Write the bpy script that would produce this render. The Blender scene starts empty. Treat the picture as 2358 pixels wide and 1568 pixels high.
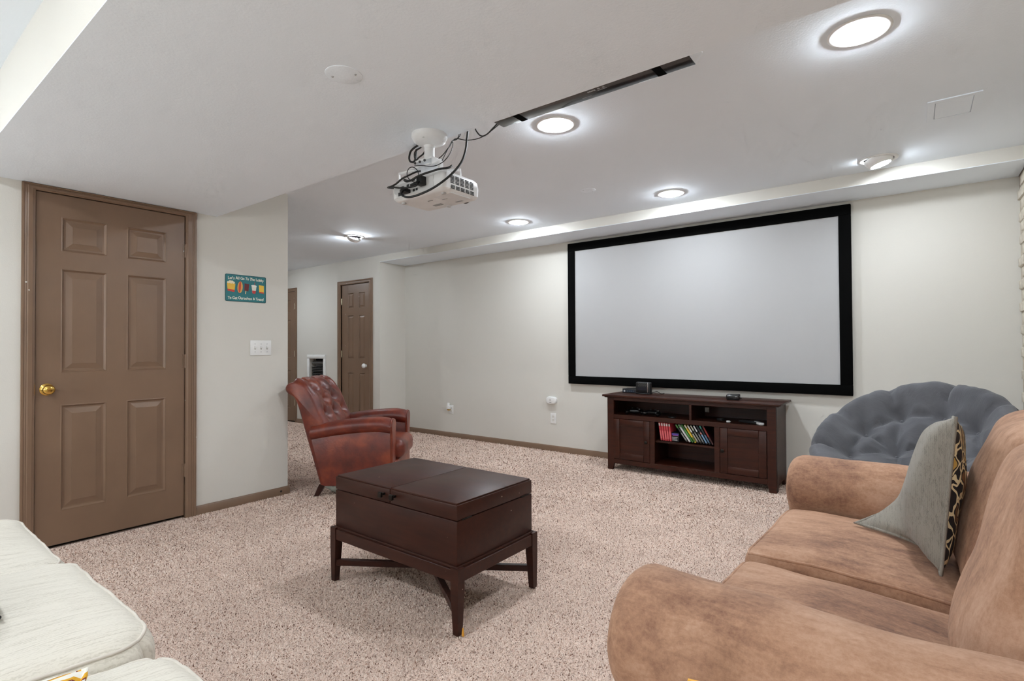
import bpy, bmesh, math, random
import numpy as np
from mathutils import Vector, Matrix, noise as mnoise

sc = bpy.context.scene
COL = sc.collection
random.seed(7)
rng = np.random.default_rng(7)
PI = math.pi

# ------------------------------------------------------------------ camera, world, exposure
cam_d = bpy.data.cameras.new('camera')
cam_d.sensor_width = 36.0
cam_d.lens = 36.0 * 1212.45 / 2358.0
cam_d.clip_start = 0.02
cam = bpy.data.objects.new('camera', cam_d)
COL.objects.link(cam)
_r = Vector((0.79407203, 0.60780204, -0.00512709))
_u = Vector((0.01189748, -0.00710898, 0.99990395))
_f = Vector((-0.60770722, 0.79405676, 0.01287635))
cam.matrix_world = Matrix(((_r.x, _u.x, -_f.x, 0), (_r.y, _u.y, -_f.y, 0), (_r.z, _u.z, -_f.z, 1.1421), (0, 0, 0, 1)))
sc.camera = cam
w = bpy.data.worlds.new('world'); sc.world = w
w.use_nodes = True
w.node_tree.nodes['Background'].inputs[0].default_value = (0.5, 0.5, 0.5, 1)
w.node_tree.nodes['Background'].inputs[1].default_value = 0.2
sc.view_settings.view_transform = 'Standard'
sc.view_settings.look = 'None'
sc.view_settings.gamma = 1.0
sc.view_settings.use_curve_mapping = False
sc.view_settings.exposure = 1.23
sc.cycles.max_bounces = 5
sc.cycles.diffuse_bounces = 4
sc.cycles.sample_clamp_indirect = 6.0
sc.cycles.adaptive_threshold = 0.07
sc.cycles.caustics_reflective = False
sc.cycles.caustics_refractive = False
sc.cycles.adaptive_min_samples = 12
LAMP = 128.0         # radiance of every recessed lamp's lens
LAMP_COL = (0.905, 0.98, 1.055)
FILL = 14.0          # radiance of the globes added as fill light behind the viewer

# ------------------------------------------------------------------ key dimensions of the room (metres)
XA = -3.955          # wall with the brown door
YEND = 2.2375        # where that wall ends
YS = 4.901           # screen wall
YH = 4.465           # hall wall, flush with soffit face
XC = -5.6126         # alcove corner
XR = 0.568           # brick wall
ZLO = 2.0865         # bulkhead underside
ZHI = 2.369          # ceiling
ZSO = 2.2797         # soffit underside
YN, YF = 0.459, 1.702
XW = -9.4            # far end of hall
YB = -1.9            # wall behind the camera

# ------------------------------------------------------------------ materials
def srgb(r, g, b):
    def c(v):
        v /= 255.0
        return v / 12.92 if v <= 0.04045 else ((v + 0.055) / 1.055) ** 2.4
    return (c(r), c(g), c(b), 1.0)

class NT:
    def __init__(s, name):
        s.m = bpy.data.materials.new(name); s.m.use_nodes = True
        s.t = s.m.node_tree; s.n = s.t.nodes; s.b = s.n['Principled BSDF']
    def new(s, typ, **kw):
        n = s.n.new(typ)
        for k, v in kw.items():
            if k[0] == '_':
                n.inputs[int(k[1:])].default_value = v
            elif k.startswith('i_'):
                n.inputs[k[2:].replace('_', ' ')].default_value = v
            else: setattr(n, k, v)
        return n
    def link(s, a, b): s.t.links.new(a, b)
    def coord(s, scale=(1, 1, 1), kind='Object', rot=(0, 0, 0)):
        tc = s.new('ShaderNodeTexCoord'); mp = s.new('ShaderNodeMapping')
        mp.inputs['Scale'].default_value = scale; mp.inputs['Rotation'].default_value = rot
        s.link(tc.outputs[kind], mp.inputs[0]); return mp.outputs[0]
    def noise(s, vec, scale, detail=4, rough=0.55, dist=0.0):
        n = s.new('ShaderNodeTexNoise'); n.inputs['Scale'].default_value = scale
        n.inputs['Detail'].default_value = detail; n.inputs['Roughness'].default_value = rough
        n.inputs['Distortion'].default_value = dist
        s.link(vec, n.inputs['Vector']); return n.outputs['Fac']
    def ramp(s, fac, stops, interp='LINEAR'):
        r = s.new('ShaderNodeValToRGB'); cr = r.color_ramp; cr.interpolation = interp
        while len(cr.elements) < len(stops): cr.elements.new(0.5)
        for e, (p, c) in zip(cr.elements, stops):
            e.position = p; e.color = c if len(c) == 4 else (*c, 1)
        s.link(fac, r.inputs[0]); return r.outputs[0]
    def bump(s, fac, strength=0.3, dist=0.002, prev=None):
        b = s.new('ShaderNodeBump'); b.inputs['Strength'].default_value = strength
        b.inputs['Distance'].default_value = dist
        s.link(fac, b.inputs['Height'])
        if prev is not None: s.link(prev, b.inputs['Normal'])
        s.link(b.outputs[0], s.b.inputs['Normal']); return b.outputs[0]
    def col(s, sock): s.link(sock, s.b.inputs['Base Color'])
    def set(s, **kw):
        for k, v in kw.items(): s.b.inputs[k.replace('_', ' ')].default_value = v

def plain(name, c, rough=0.5, metal=0.0, spec=0.5, coat=0.0, var=0.06, vs=8.0):
    t = NT(name); t.set(Roughness=rough, Metallic=metal)
    t.b.inputs['Specular IOR Level'].default_value = spec
    t.b.inputs['Coat Weight'].default_value = coat
    v = t.noise(t.coord(), vs, 3)
    lo = tuple(x * (1 - var) for x in c[:3]); hi = tuple(min(1, x * (1 + var)) for x in c[:3])
    t.col(t.ramp(v, [(0.3, lo), (0.7, hi)]))
    return t.m

def paint(name, c, peel=0.12, rough=0.75, scale=190):
    t = NT(name); t.set(Roughness=rough)
    t.b.inputs['Specular IOR Level'].default_value = 0.25
    co = t.coord()
    v = t.noise(co, 1.1, 3)
    lo = tuple(x * 0.975 for x in c[:3])
    t.col(t.ramp(v, [(0.3, lo), (0.7, c)]))
    t.bump(t.noise(co, scale, 2, 0.5), peel, 0.003)
    return t.m

M = {}
M['wall'] = paint('wall_paint', srgb(216, 213, 205))
M['wall_cool'] = M['wall']
M['ceil'] = paint('ceiling_paint', srgb(236, 243, 250), 0.2, 0.85, 120)

def trim_paint(name, c, chips=True):
    t = NT(name); t.set(Roughness=0.38)
    co = t.coord()
    grain = t.noise(t.coord((1, 1, 0.06)), 160, 3, 0.6)
    v = t.noise(co, 3, 3)
    base = t.ramp(v, [(0.3, tuple(x * 0.93 for x in c[:3])), (0.7, tuple(x * 1.07 for x in c[:3]))])
    if chips:
        vo = t.new('ShaderNodeTexVoronoi'); vo.inputs['Scale'].default_value = 13.0
        t.link(co, vo.inputs['Vector'])
        wob = t.noise(co, 300, 2)
        ad = t.new('ShaderNodeMath', operation='MULTIPLY_ADD'); t.link(wob, ad.inputs[0]); ad.inputs[1].default_value = 0.05; t.link(vo.outputs['Distance'], ad.inputs[2])
        lt = t.new('ShaderNodeMath', operation='LESS_THAN'); t.link(ad.outputs[0], lt.inputs[0]); lt.inputs[1].default_value = 0.08
        sx = t.new('ShaderNodeSeparateColor'); t.link(vo.outputs['Color'], sx.inputs[0])
        gt = t.new('ShaderNodeMath', operation='GREATER_THAN'); t.link(sx.outputs[0], gt.inputs[0]); gt.inputs[1].default_value = 0.6
        mu = t.new('ShaderNodeMath', operation='MULTIPLY'); t.link(lt.outputs[0], mu.inputs[0]); t.link(gt.outputs[0], mu.inputs[1])
        mx = t.new('ShaderNodeMix', data_type='RGBA'); t.link(mu.outputs[0], mx.inputs[0]); t.link(base, mx.inputs[6]); mx.inputs[7].default_value = srgb(215, 212, 205)
        base = mx.outputs[2]
    t.col(base)
    t.bump(grain, 0.12, 0.002)
    return t.m
M['brown'] = trim_paint('brown_trim_paint', srgb(126, 101, 81))
M['brown_plain'] = trim_paint('brown_baseboard_paint', srgb(126, 101, 81), False)
M['black_gap'] = plain('dark_gap', srgb(8, 8, 8), 0.9)

def carpet_mat(name, attr):
    t = NT(name); t.set(Roughness=0.95)
    t.b.inputs['Specular IOR Level'].default_value = 0.1
    if attr:
        a = t.new('ShaderNodeAttribute', attribute_name='tone'); f = a.outputs['Fac']
    else:
        f = t.noise(t.coord(), 140, 3, 0.7)
    stops = [(0.0, srgb(92, 64, 52)), (0.09, srgb(150, 114, 97)), (0.14, srgb(226, 202, 187)), (0.6, srgb(236, 215, 201)), (1.0, srgb(246, 231, 218))] if attr else \
        [(0.3, srgb(226, 200, 184)), (0.5, srgb(238, 214, 199)), (0.7, srgb(244, 222, 209))]
    c1 = t.ramp(f, stops)
    big = t.noise(t.coord(), 2.2, 3, 0.6)
    mx = t.new('ShaderNodeMix', data_type='RGBA', blend_type='MULTIPLY')
    mx.inputs[0].default_value = 1.0
    t.link(c1, mx.inputs[6]); t.link(t.ramp(big, [(0.3, (0.86, 0.84, 0.83)), (0.7, (1, 1, 1))]), mx.inputs[7])
    t.col(mx.outputs[2])
    if not attr: t.bump(t.noise(t.coord(), 220, 3), 0.8, 0.006)
    return t.m
M['carpet'] = carpet_mat('carpet_base', False)
M['pile'] = carpet_mat('carpet_yarn', True)

def wood(name, c1, c2, rough=0.34, chips=False):
    t = NT(name); t.set(Roughness=rough)
    t.b.inputs['Coat Weight'].default_value = 0.06; t.b.inputs['Coat Roughness'].default_value = 0.3; t.b.inputs['Specular IOR Level'].default_value = 0.3
    n = t.noise(t.coord((1.5, 14, 14)), 3.0, 6, 0.6, 0.6)
    big = t.noise(t.coord(), 4, 3)
    base = t.ramp(n, [(0.25, c1), (0.75, c2)])
    mx = t.new('ShaderNodeMix', data_type='RGBA', blend_type='MULTIPLY'); mx.inputs[0].default_value = 0.8
    t.link(base, mx.inputs[6]); t.link(t.ramp(big, [(0.3, (0.7, 0.68, 0.68)), (0.7, (1, 1, 1))]), mx.inputs[7])
    out = mx.outputs[2]
    if chips:
        co = t.coord()
        vo = t.new('ShaderNodeTexVoronoi'); vo.inputs['Scale'].default_value = 16.0; t.link(co, vo.inputs['Vector'])
        lt = t.new('ShaderNodeMath', operation='LESS_THAN'); t.link(vo.outputs['Distance'], lt.inputs[0]); lt.inputs[1].default_value = 0.045
        m2 = t.new('ShaderNodeMix', data_type='RGBA'); t.link(lt.outputs[0], m2.inputs[0]); t.link(out, m2.inputs[6]); m2.inputs[7].default_value = srgb(190, 170, 150)
        out = m2.outputs[2]
    t.col(out)
    return t.m
M['espresso'] = wood('espresso_wood', srgb(44, 22, 18), srgb(66, 36, 28), 0.36)
M['espresso_table'] = wood('espresso_table_wood', srgb(46, 22, 15), srgb(66, 33, 22), 0.44, True)
M['stand'] = wood('dark_cherry_wood', srgb(40, 16, 9), srgb(72, 33, 18), 0.38)

def leather():
    t = NT('red_brown_leather'); t.set(Roughness=0.42)
    t.b.inputs['Coat Weight'].default_value = 0.2; t.b.inputs['Coat Roughness'].default_value = 0.25
    co = t.coord()
    n = t.noise(co, 6, 5, 0.6)
    t.col(t.ramp(n, [(0.28, srgb(66, 22, 16)), (0.5, srgb(108, 40, 24)), (0.74, srgb(146, 66, 34))]))
    vo = t.new('ShaderNodeTexVoronoi'); vo.inputs['Scale'].default_value = 220.0; t.link(co, vo.inputs['Vector'])
    b1 = t.bump(vo.outputs['Distance'], 0.12, 0.001)
    t.bump(t.noise(co, 28, 4, 0.6, 0.8), 0.18, 0.006, b1)
    return t.m
M['leather'] = leather()

def suede():
    t = NT('tan_microsuede'); t.set(Roughness=0.82)
    t.b.inputs['Sheen Weight'].default_value = 0.25; t.b.inputs['Sheen Roughness'].default_value = 0.45
    t.b.inputs['Sheen Tint'].default_value = srgb(230, 195, 170)
    co = t.coord()
    big = t.noise(co, 2.6, 5, 0.62, 0.2)
    brush = t.noise(t.coord((1.0, 4.0, 1.6)), 9, 7, 0.74, 0.25)
    ad = t.new('ShaderNodeMath', operation='MULTIPLY_ADD'); t.link(brush, ad.inputs[0]); ad.inputs[1].default_value = 0.6
    fm = t.noise(co, 90, 4, 0.75); a3 = t.new('ShaderNodeMath', operation='MULTIPLY_ADD'); t.link(fm, a3.inputs[0]); a3.inputs[1].default_value = 0.35; t.link(ad.outputs[0], a3.inputs[2])
    a4 = t.new('ShaderNodeMath', operation='SUBTRACT'); t.link(a3.outputs[0], a4.inputs[0]); a4.inputs[1].default_value = 0.175
    t.link(big, ad.inputs[2])
    t.col(t.ramp(a4.outputs[0], [(0.54, srgb(98, 68, 54)), (0.68, srgb(138, 100, 78)), (0.82, srgb(166, 126, 99)), (1.0, srgb(186, 149, 124))]))
    fine = t.noise(co, 420, 2, 0.7)
    b1 = t.bump(fine, 0.25, 0.0015)
    t.bump(t.noise(co, 14, 4, 0.6, 1.0), 0.2, 0.006, b1)
    return t.m
M['suede'] = suede()

def woven(name, c1, c2, sc1=(260, 260, 260), herring=True, rough=0.9):
    t = NT(name); t.set(Roughness=rough)
    t.b.inputs['Specular IOR Level'].default_value = 0.2
    t.b.inputs['Sheen Weight'].default_value = 0.1
    co = t.coord()
    wv = t.new('ShaderNodeTexWave', wave_type='BANDS', bands_direction='X'); wv.inputs['Scale'].default_value = sc1[0] / 6
    wv.inputs['Distortion'].default_value = 6.0; wv.inputs['Detail'].default_value = 2; wv.inputs['Detail Scale'].default_value = 3.0
    t.link(co, wv.inputs['Vector'])
    fib = t.noise(t.coord((4.0, 0.22, 1.0)), 34, 5, 0.75)
    ad = t.new('ShaderNodeMath', operation='MULTIPLY_ADD'); t.link(wv.outputs['Fac'], ad.inputs[0]); ad.inputs[1].default_value = 0.16; t.link(fib, ad.inputs[2])
    t.col(t.ramp(ad.outputs[0], [(0.36, c1), (0.6, c2)]))
    b1 = t.bump(wv.outputs['Fac'], 0.12, 0.001)
    t.bump(t.noise(co, 10, 3, 0.6), 0.06, 0.006, b1)
    return t.m
M['cream'] = woven('cream_herringbone', srgb(196, 189, 174), srgb(222, 216, 203))
M['cream_pipe'] = plain('cream_piping', srgb(214, 206, 194), 0.9)
M['greyknit'] = woven('grey_knit', srgb(116, 111, 102), srgb(142, 136, 126), (420, 420, 420))
M['darkpil'] = plain('charcoal_fabric', srgb(62, 64, 62), 0.95, var=0.2, vs=60)

def cotton():
    t = NT('slate_blue_cotton'); t.set(Roughness=0.88)
    t.b.inputs['Sheen Weight'].default_value = 0.15
    co = t.coord()
    t.col(t.ramp(t.noise(co, 5, 4), [(0.3, srgb(78, 78, 82)), (0.7, srgb(97, 97, 101))]))
    b1 = t.bump(t.noise(t.coord((1, 6, 1)), 16, 4, 0.6, 1.2), 0.28, 0.008)
    t.bump(t.noise(co, 500, 2), 0.12, 0.001, b1)
    return t.m
M['cotton'] = cotton()

def pattern():
    t = NT('swirl_print'); t.set(Roughness=0.75)
    co = t.coord()
    vo = t.new('ShaderNodeTexVoronoi', feature='DISTANCE_TO_EDGE'); vo.inputs['Scale'].default_value = 36.0
    mp = t.new('ShaderNodeMapping'); mp.inputs['Scale'].default_value = (1.0, 1.0, 0.6); t.link(co, mp.inputs[0])
    nz = t.new('ShaderNodeTexNoise'); nz.inputs['Scale'].default_value = 18.0; t.link(mp.outputs[0], nz.inputs['Vector'])
    mv = t.new('ShaderNodeMix', data_type='VECTOR'); mv.inputs[0].default_value = 0.06
    t.link(mp.outputs[0], mv.inputs[4]); t.link(nz.outputs['Color'], mv.inputs[5])
    t.link(mv.outputs[1], vo.inputs['Vector'])
    v2 = t.new('ShaderNodeTexVoronoi'); v2.inputs['Scale'].default_value = 36.0; t.link(mv.outputs[1], v2.inputs['Vector'])
    sp = t.new('ShaderNodeSeparateColor'); t.link(v2.outputs['Color'], sp.inputs[0])
    cell = t.ramp(sp.outputs[0], [(0.0, srgb(26, 24, 26)), (0.42, srgb(196, 160, 84)), (0.58, srgb(118, 84, 54)), (0.72, srgb(96, 30, 24)), (0.84, srgb(28, 26, 28)), (0.93, srgb(90, 88, 90))], 'CONSTANT')
    ed = t.ramp(vo.outputs['Distance'], [(0.0, srgb(222, 208, 168)), (0.075, srgb(222, 208, 168)), (0.09, (0, 0, 0))])
    msk = t.new('ShaderNodeMath', operation='LESS_THAN'); t.link(vo.outputs['Distance'], msk.inputs[0]); msk.inputs[1].default_value = 0.07
    blk = t.new('ShaderNodeMath', operation='LESS_THAN'); t.link(vo.outputs['Distance'], blk.inputs[0]); blk.inputs[1].default_value = 0.2
    m1 = t.new('ShaderNodeMix', data_type='RGBA'); t.link(blk.outputs[0], m1.inputs[0]); t.link(cell, m1.inputs[6]); m1.inputs[7].default_value = srgb(24, 23, 26)
    m2 = t.new('ShaderNodeMix', data_type='RGBA'); t.link(msk.outputs[0], m2.inputs[0]); t.link(m1.outputs[2], m2.inputs[6]); t.link(ed, m2.inputs[7])
    t.col(m2.outputs[2])
    return t.m
M['pattern'] = pattern()

M['screen'] = paint('projection_fabric', srgb(184, 184, 184), 0.02, 0.9, 600)
M['velvet'] = plain('black_velvet', srgb(7, 7, 7), 0.95, spec=0.08)
M['white'] = plain('white_plastic', srgb(232, 232, 230), 0.35)
M['projwhite'] = plain('projector_shell', srgb(222, 222, 222), 0.4)
M['mountwhite'] = plain('white_powder_coat', srgb(226, 226, 226), 0.3)
M['black'] = plain('black_plastic', srgb(20, 20, 21), 0.4)
M['gloss_black'] = plain('gloss_black', srgb(16, 16, 17), 0.22, coat=0.3)
M['rubber'] = plain('black_rubber', srgb(14, 14, 14), 0.55)
M['grey'] = plain('grey_plastic', srgb(168, 168, 168), 0.45)
M['brass'] = plain('polished_brass', srgb(220, 180, 96), 0.16, 1.0, var=0.05)
M['nickel'] = plain('satin_nickel', srgb(200, 192, 172), 0.3, 1.0)
M['bronze'] = plain('dark_bronze', srgb(40, 36, 32), 0.35, 0.8)
M['chrome'] = plain('bright_metal', srgb(205, 205, 205), 0.25, 1.0)
M['brick'] = NT('painted_brick').m
def brick_mat():
    t = NT('whitewashed_brick'); t.set(Roughness=0.85)
    co = t.coord(kind='Object')
    n = t.noise(co, 18, 5, 0.7)
    t.col(t.ramp(n, [(0.3, srgb(186, 176, 160)), (0.6, srgb(218, 210, 196)), (0.8, srgb(228, 222, 210))]))
    t.bump(t.noise(co, 60, 5, 0.7), 0.6, 0.006)
    return t.m
M['brick'] = brick_mat()
M['mortar'] = paint('mortar', srgb(190, 180, 165), 0.6, 0.95, 120)
M['teal'] = plain('teal_print', srgb(32, 116, 122), 0.5)
M['teal_dark'] = plain('teal_dark_print', srgb(18, 62, 68), 0.5)
M['cream_ink'] = plain('cream_ink', srgb(236, 232, 216), 0.6)
M['lens'] = NT('lamp_lens').m
def emis(name, c, s):
    t = NT(name); t.set(Roughness=0.5)
    t.b.inputs['Base Color'].default_value = (*c, 1)
    t.b.inputs['Emission Color'].default_value = (*c, 1)
    t.b.inputs['Emission Strength'].default_value = s
    return t.m
M['lens'] = emis('lamp_lens', LAMP_COL, LAMP)
M['globe'] = emis('fill_globe', LAMP_COL, FILL)
M['baffle'] = plain('lamp_baffle', srgb(232, 232, 230), 0.5)
def C(r, g, b, rough=0.45, name=None, **k):
    key = ('c', r, g, b, rough)
    if key not in M: M[key] = plain(name or 'printed_plastic', srgb(r, g, b), rough, **k)
    return M[key]

# ------------------------------------------------------------------ geometry helpers
class B:
    """collects shapes into one mesh"""
    def __init__(s): s.v = []; s.f = []
    def add(s, vs, fs):
        o = len(s.v); s.v += [tuple(map(float, p)) for p in vs]; s.f += [tuple(i + o for i in f) for f in fs]; return s
    def box(s, x0, x1, y0, y1, z0, z1):
        x0, x1 = min(x0, x1), max(x0, x1); y0, y1 = min(y0, y1), max(y0, y1); z0, z1 = min(z0, z1), max(z0, z1)
        vs = [(x0, y0, z0), (x1, y0, z0), (x1, y1, z0), (x0, y1, z0), (x0, y0, z1), (x1, y0, z1), (x1, y1, z1), (x0, y1, z1)]
        return s.add(vs, [(0, 3, 2, 1), (4, 5, 6, 7), (0, 1, 5, 4), (1, 2, 6, 5), (2, 3, 7, 6), (3, 0, 4, 7)])
    def rbox(s, x0, x1, y0, y1, z0, z1, r=0.004, seg=2, rot=None, piv=None):
        bm = bmesh.new(); bmesh.ops.create_cube(bm, size=1.0)
        sx, sy, sz = abs(x1 - x0), abs(y1 - y0), abs(z1 - z0)
        c = Vector(((x0 + x1) / 2, (y0 + y1) / 2, (z0 + z1) / 2))
        for v in bm.verts: v.co = Vector((v.co.x * sx, v.co.y * sy, v.co.z * sz))
        r = min(r, 0.49 * min(sx, sy, sz))
        bmesh.ops.bevel(bm, geom=bm.edges[:], offset=r, segments=seg, affect='EDGES', profile=0.5)
        pv = Vector(piv) if piv else c
        for v in bm.verts:
            p = v.co + c
            if rot is not None: p = rot @ (p - pv) + pv
            v.co = p
        bm.verts.index_update()
        s.add([v.co[:] for v in bm.verts], [[v.index for v in f.verts] for f in bm.faces]); bm.free(); return s
    def tube(s, pts, r, n=8, closed=False, cap=True):
        P = [Vector(p) for p in pts]; m = len(P)
        rs = r if hasattr(r, '__len__') else [r] * m
        tang = []
        for i in range(m):
            a = P[(i - 1) % m] if (closed or i > 0) else P[i]
            b = P[(i + 1) % m] if (closed or i < m - 1) else P[i]
            t = (b - a); tang.append(t.normalized() if t.length > 1e-9 else Vector((0, 0, 1)))
        up = Vector((0, 0, 1)) if abs(tang[0].z) < 0.9 else Vector((1, 0, 0))
        nrm = (up - tang[0] * up.dot(tang[0])).normalized()
        vs, fs = [], []
        for i in range(m):
            t = tang[i]; nrm = (nrm - t * nrm.dot(t))
            nrm = nrm.normalized() if nrm.length > 1e-6 else t.orthogonal().normalized()
            bi = t.cross(nrm)
            for k in range(n):
                a = 2 * PI * k / n
                vs.append(P[i] + (nrm * math.cos(a) + bi * math.sin(a)) * rs[i])
        rings = m if closed else m - 1
        for i in range(rings):
            j = (i + 1) % m
            for k in range(n):
                fs.append((i * n + k, i * n + (k + 1) % n, j * n + (k + 1) % n, j * n + k))
        if cap and not closed:
            fs.append(tuple(range(n - 1, -1, -1))); fs.append(tuple((m - 1) * n + k for k in range(n)))
        return s.add(vs, fs)
    def lathe(s, prof, n=32, c=(0, 0, 0), axis='z', mat=None, caps=True):
        vs, fs = [], []
        for (r, z) in prof:
            for k in range(n):
                a = 2 * PI * k / n; x, y = r * math.cos(a), r * math.sin(a)
                p = (x, y, z) if axis == 'z' else ((z, x, y) if axis == 'x' else (y, z, x))
                p = Vector(p)
                if mat is not None: p = mat @ p
                vs.append(p + Vector(c))
        for i in range(len(prof) - 1):
            for k in range(n):
                fs.append((i * n + k, i * n + (k + 1) % n, (i + 1) * n + (k + 1) % n, (i + 1) * n + k))
        if caps:
            if prof[0][0] > 1e-6: fs.append(tuple(range(n - 1, -1, -1)))
            if prof[-1][0] > 1e-6: fs.append(tuple((len(prof) - 1) * n + k for k in range(n)))
        return s.add(vs, fs)
    def prism(s, poly, axis, a, b):
        n = len(poly)
        def P(p, t):
            return {'x': (t, p[0], p[1]), 'y': (p[0], t, p[1]), 'z': (p[0], p[1], t)}[axis]
        vs = [P(p, a) for p in poly] + [P(p, b) for p in poly]
        fs = [tuple(range(n - 1, -1, -1)), tuple(n + i for i in range(n))] + [(i, (i + 1) % n, n + (i + 1) % n, n + i) for i in range(n)]
        return s.add(vs, fs)
    def loft(s, rings, cap=True, closed_ring=True):
        n = len(rings[0]); vs = [p for r in rings for p in r]; fs = []
        for i in range(len(rings) - 1):
            for k in range(n if closed_ring else n - 1):
                fs.append((i * n + k, i * n + (k + 1) % n, (i + 1) * n + (k + 1) % n, (i + 1) * n + k))
        if cap:
            fs.append(tuple(range(n - 1, -1, -1))); fs.append(tuple((len(rings) - 1) * n + k for k in range(n)))
        return s.add(vs, fs)
    def grid(s, P):
        a, b = len(P), len(P[0]); vs = [p for r in P for p in r]
        return s.add(vs, [(i * b + j, i * b + j + 1, (i + 1) * b + j + 1, (i + 1) * b + j) for i in range(a - 1) for j in range(b - 1)])
    def shift(s, d):
        s.v = [(p[0] + d[0], p[1] + d[1], p[2] + d[2]) for p in s.v]; return s
    def xf(s, m):
        s.v = [tuple(m @ Vector(p)) for p in s.v]; return s

def obj(name, b, mat, parent=None, smooth=40, weld=False, recalc=True):
    me = bpy.data.meshes.new(name); me.from_pydata(b.v, [], b.f)
    if weld or recalc:
        bm = bmesh.new(); bm.from_mesh(me)
        if weld: bmesh.ops.remove_doubles(bm, verts=bm.verts[:], dist=1e-5)
        if recalc: bmesh.ops.recalc_face_normals(bm, faces=bm.faces[:])
        bm.to_mesh(me); bm.free()
    me.materials.append(mat)
    if smooth:
        me.polygons.foreach_set('use_smooth', [True] * len(me.polygons))
        if smooth < 180: me.set_sharp_from_angle(angle=math.radians(smooth))
    me.update()
    o = bpy.data.objects.new(name, me); COL.objects.link(o)
    if parent is not None: o.parent = parent
    return o

def tag(o, label, cat, group=None):
    o['label'] = label; o['category'] = cat
    if group: o['group'] = group
    return o

def thing(name, label, cat, loc=(0, 0, 0), rotz=0.0, group=None):
    o = bpy.data.objects.new(name, None); COL.objects.link(o)
    o.empty_display_size = 0.05; o.location = loc; o.rotation_euler = (0, 0, rotz)
    return tag(o, label, cat, group)

def struct(name, b, mat, parent=None, smooth=0, label=None):
    o = obj(name, b, mat, parent, smooth)
    if parent is None: o['kind'] = 'structure'
    if label: o['label'] = label
    return o

def copy_tree(o, parent=None):
    c = o.copy(); COL.objects.link(c); c.parent = parent
    for ch in list(o.children): copy_tree(ch, c)
    return c

def holes(u0, u1, v0, v1, hs):
    """cells of a rectangle left over after cutting the rectangles hs"""
    us = sorted({u0, u1, *[h[0] for h in hs], *[h[1] for h in hs]}); vs = sorted({v0, v1, *[h[2] for h in hs], *[h[3] for h in hs]})
    out = []
    for a, b in zip(us, us[1:]):
        for c, d in zip(vs, vs[1:]):
            m, n = (a + b) / 2, (c + d) / 2
            if any(h[0] < m < h[1] and h[2] < n < h[3] for h in hs): continue
            if a < u0 - 1e-9 or b > u1 + 1e-9 or c < v0 - 1e-9 or d > v1 + 1e-9: continue
            out.append((a, b, c, d))
    return out

def spline(pts, k=6, closed=False):
    P = [Vector(p) for p in pts]; n = len(P); out = []
    for i in range(n if closed else n - 1):
        p1, p2 = P[i], P[(i + 1) % n]
        p0 = P[(i - 1) % n] if (closed or i > 0) else p1 * 2 - p2
        p3 = P[(i + 2) % n] if (closed or i < n - 2) else p2 * 2 - p1
        for j in range(k):
            t = j / k
            out.append(0.5 * ((2 * p1) + (p2 - p0) * t + (2 * p0 - 5 * p1 + 4 * p2 - p3) * t * t + (3 * p1 - p0 - 3 * p2 + p3) * t ** 3))
    if not closed: out.append(P[-1])
    return out

def text_obj(name, body, size, mat, parent, M4, extrude=0.0006, align='CENTER', font_scale_x=1.0, bold=0.0):
    cu = bpy.data.curves.new(name, 'FONT'); cu.body = body; cu.size = size; cu.align_x = align; cu.align_y = 'CENTER'
    cu.extrude = extrude; cu.offset = bold; cu.resolution_u = 3
    to = bpy.data.objects.new(name + '_src', cu); COL.objects.link(to)
    dg = bpy.context.evaluated_depsgraph_get()
    me = bpy.data.meshes.new_from_object(to.evaluated_get(dg))
    bpy.data.objects.remove(to, do_unlink=True); bpy.data.curves.remove(cu)
    me.name = name; me.materials.clear(); me.materials.append(mat)
    me.transform(Matrix.Diagonal((font_scale_x, 1, 1, 1))); me.transform(M4)
    o = bpy.data.objects.new(name, me); COL.objects.link(o); o.parent = parent
    return o

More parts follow.
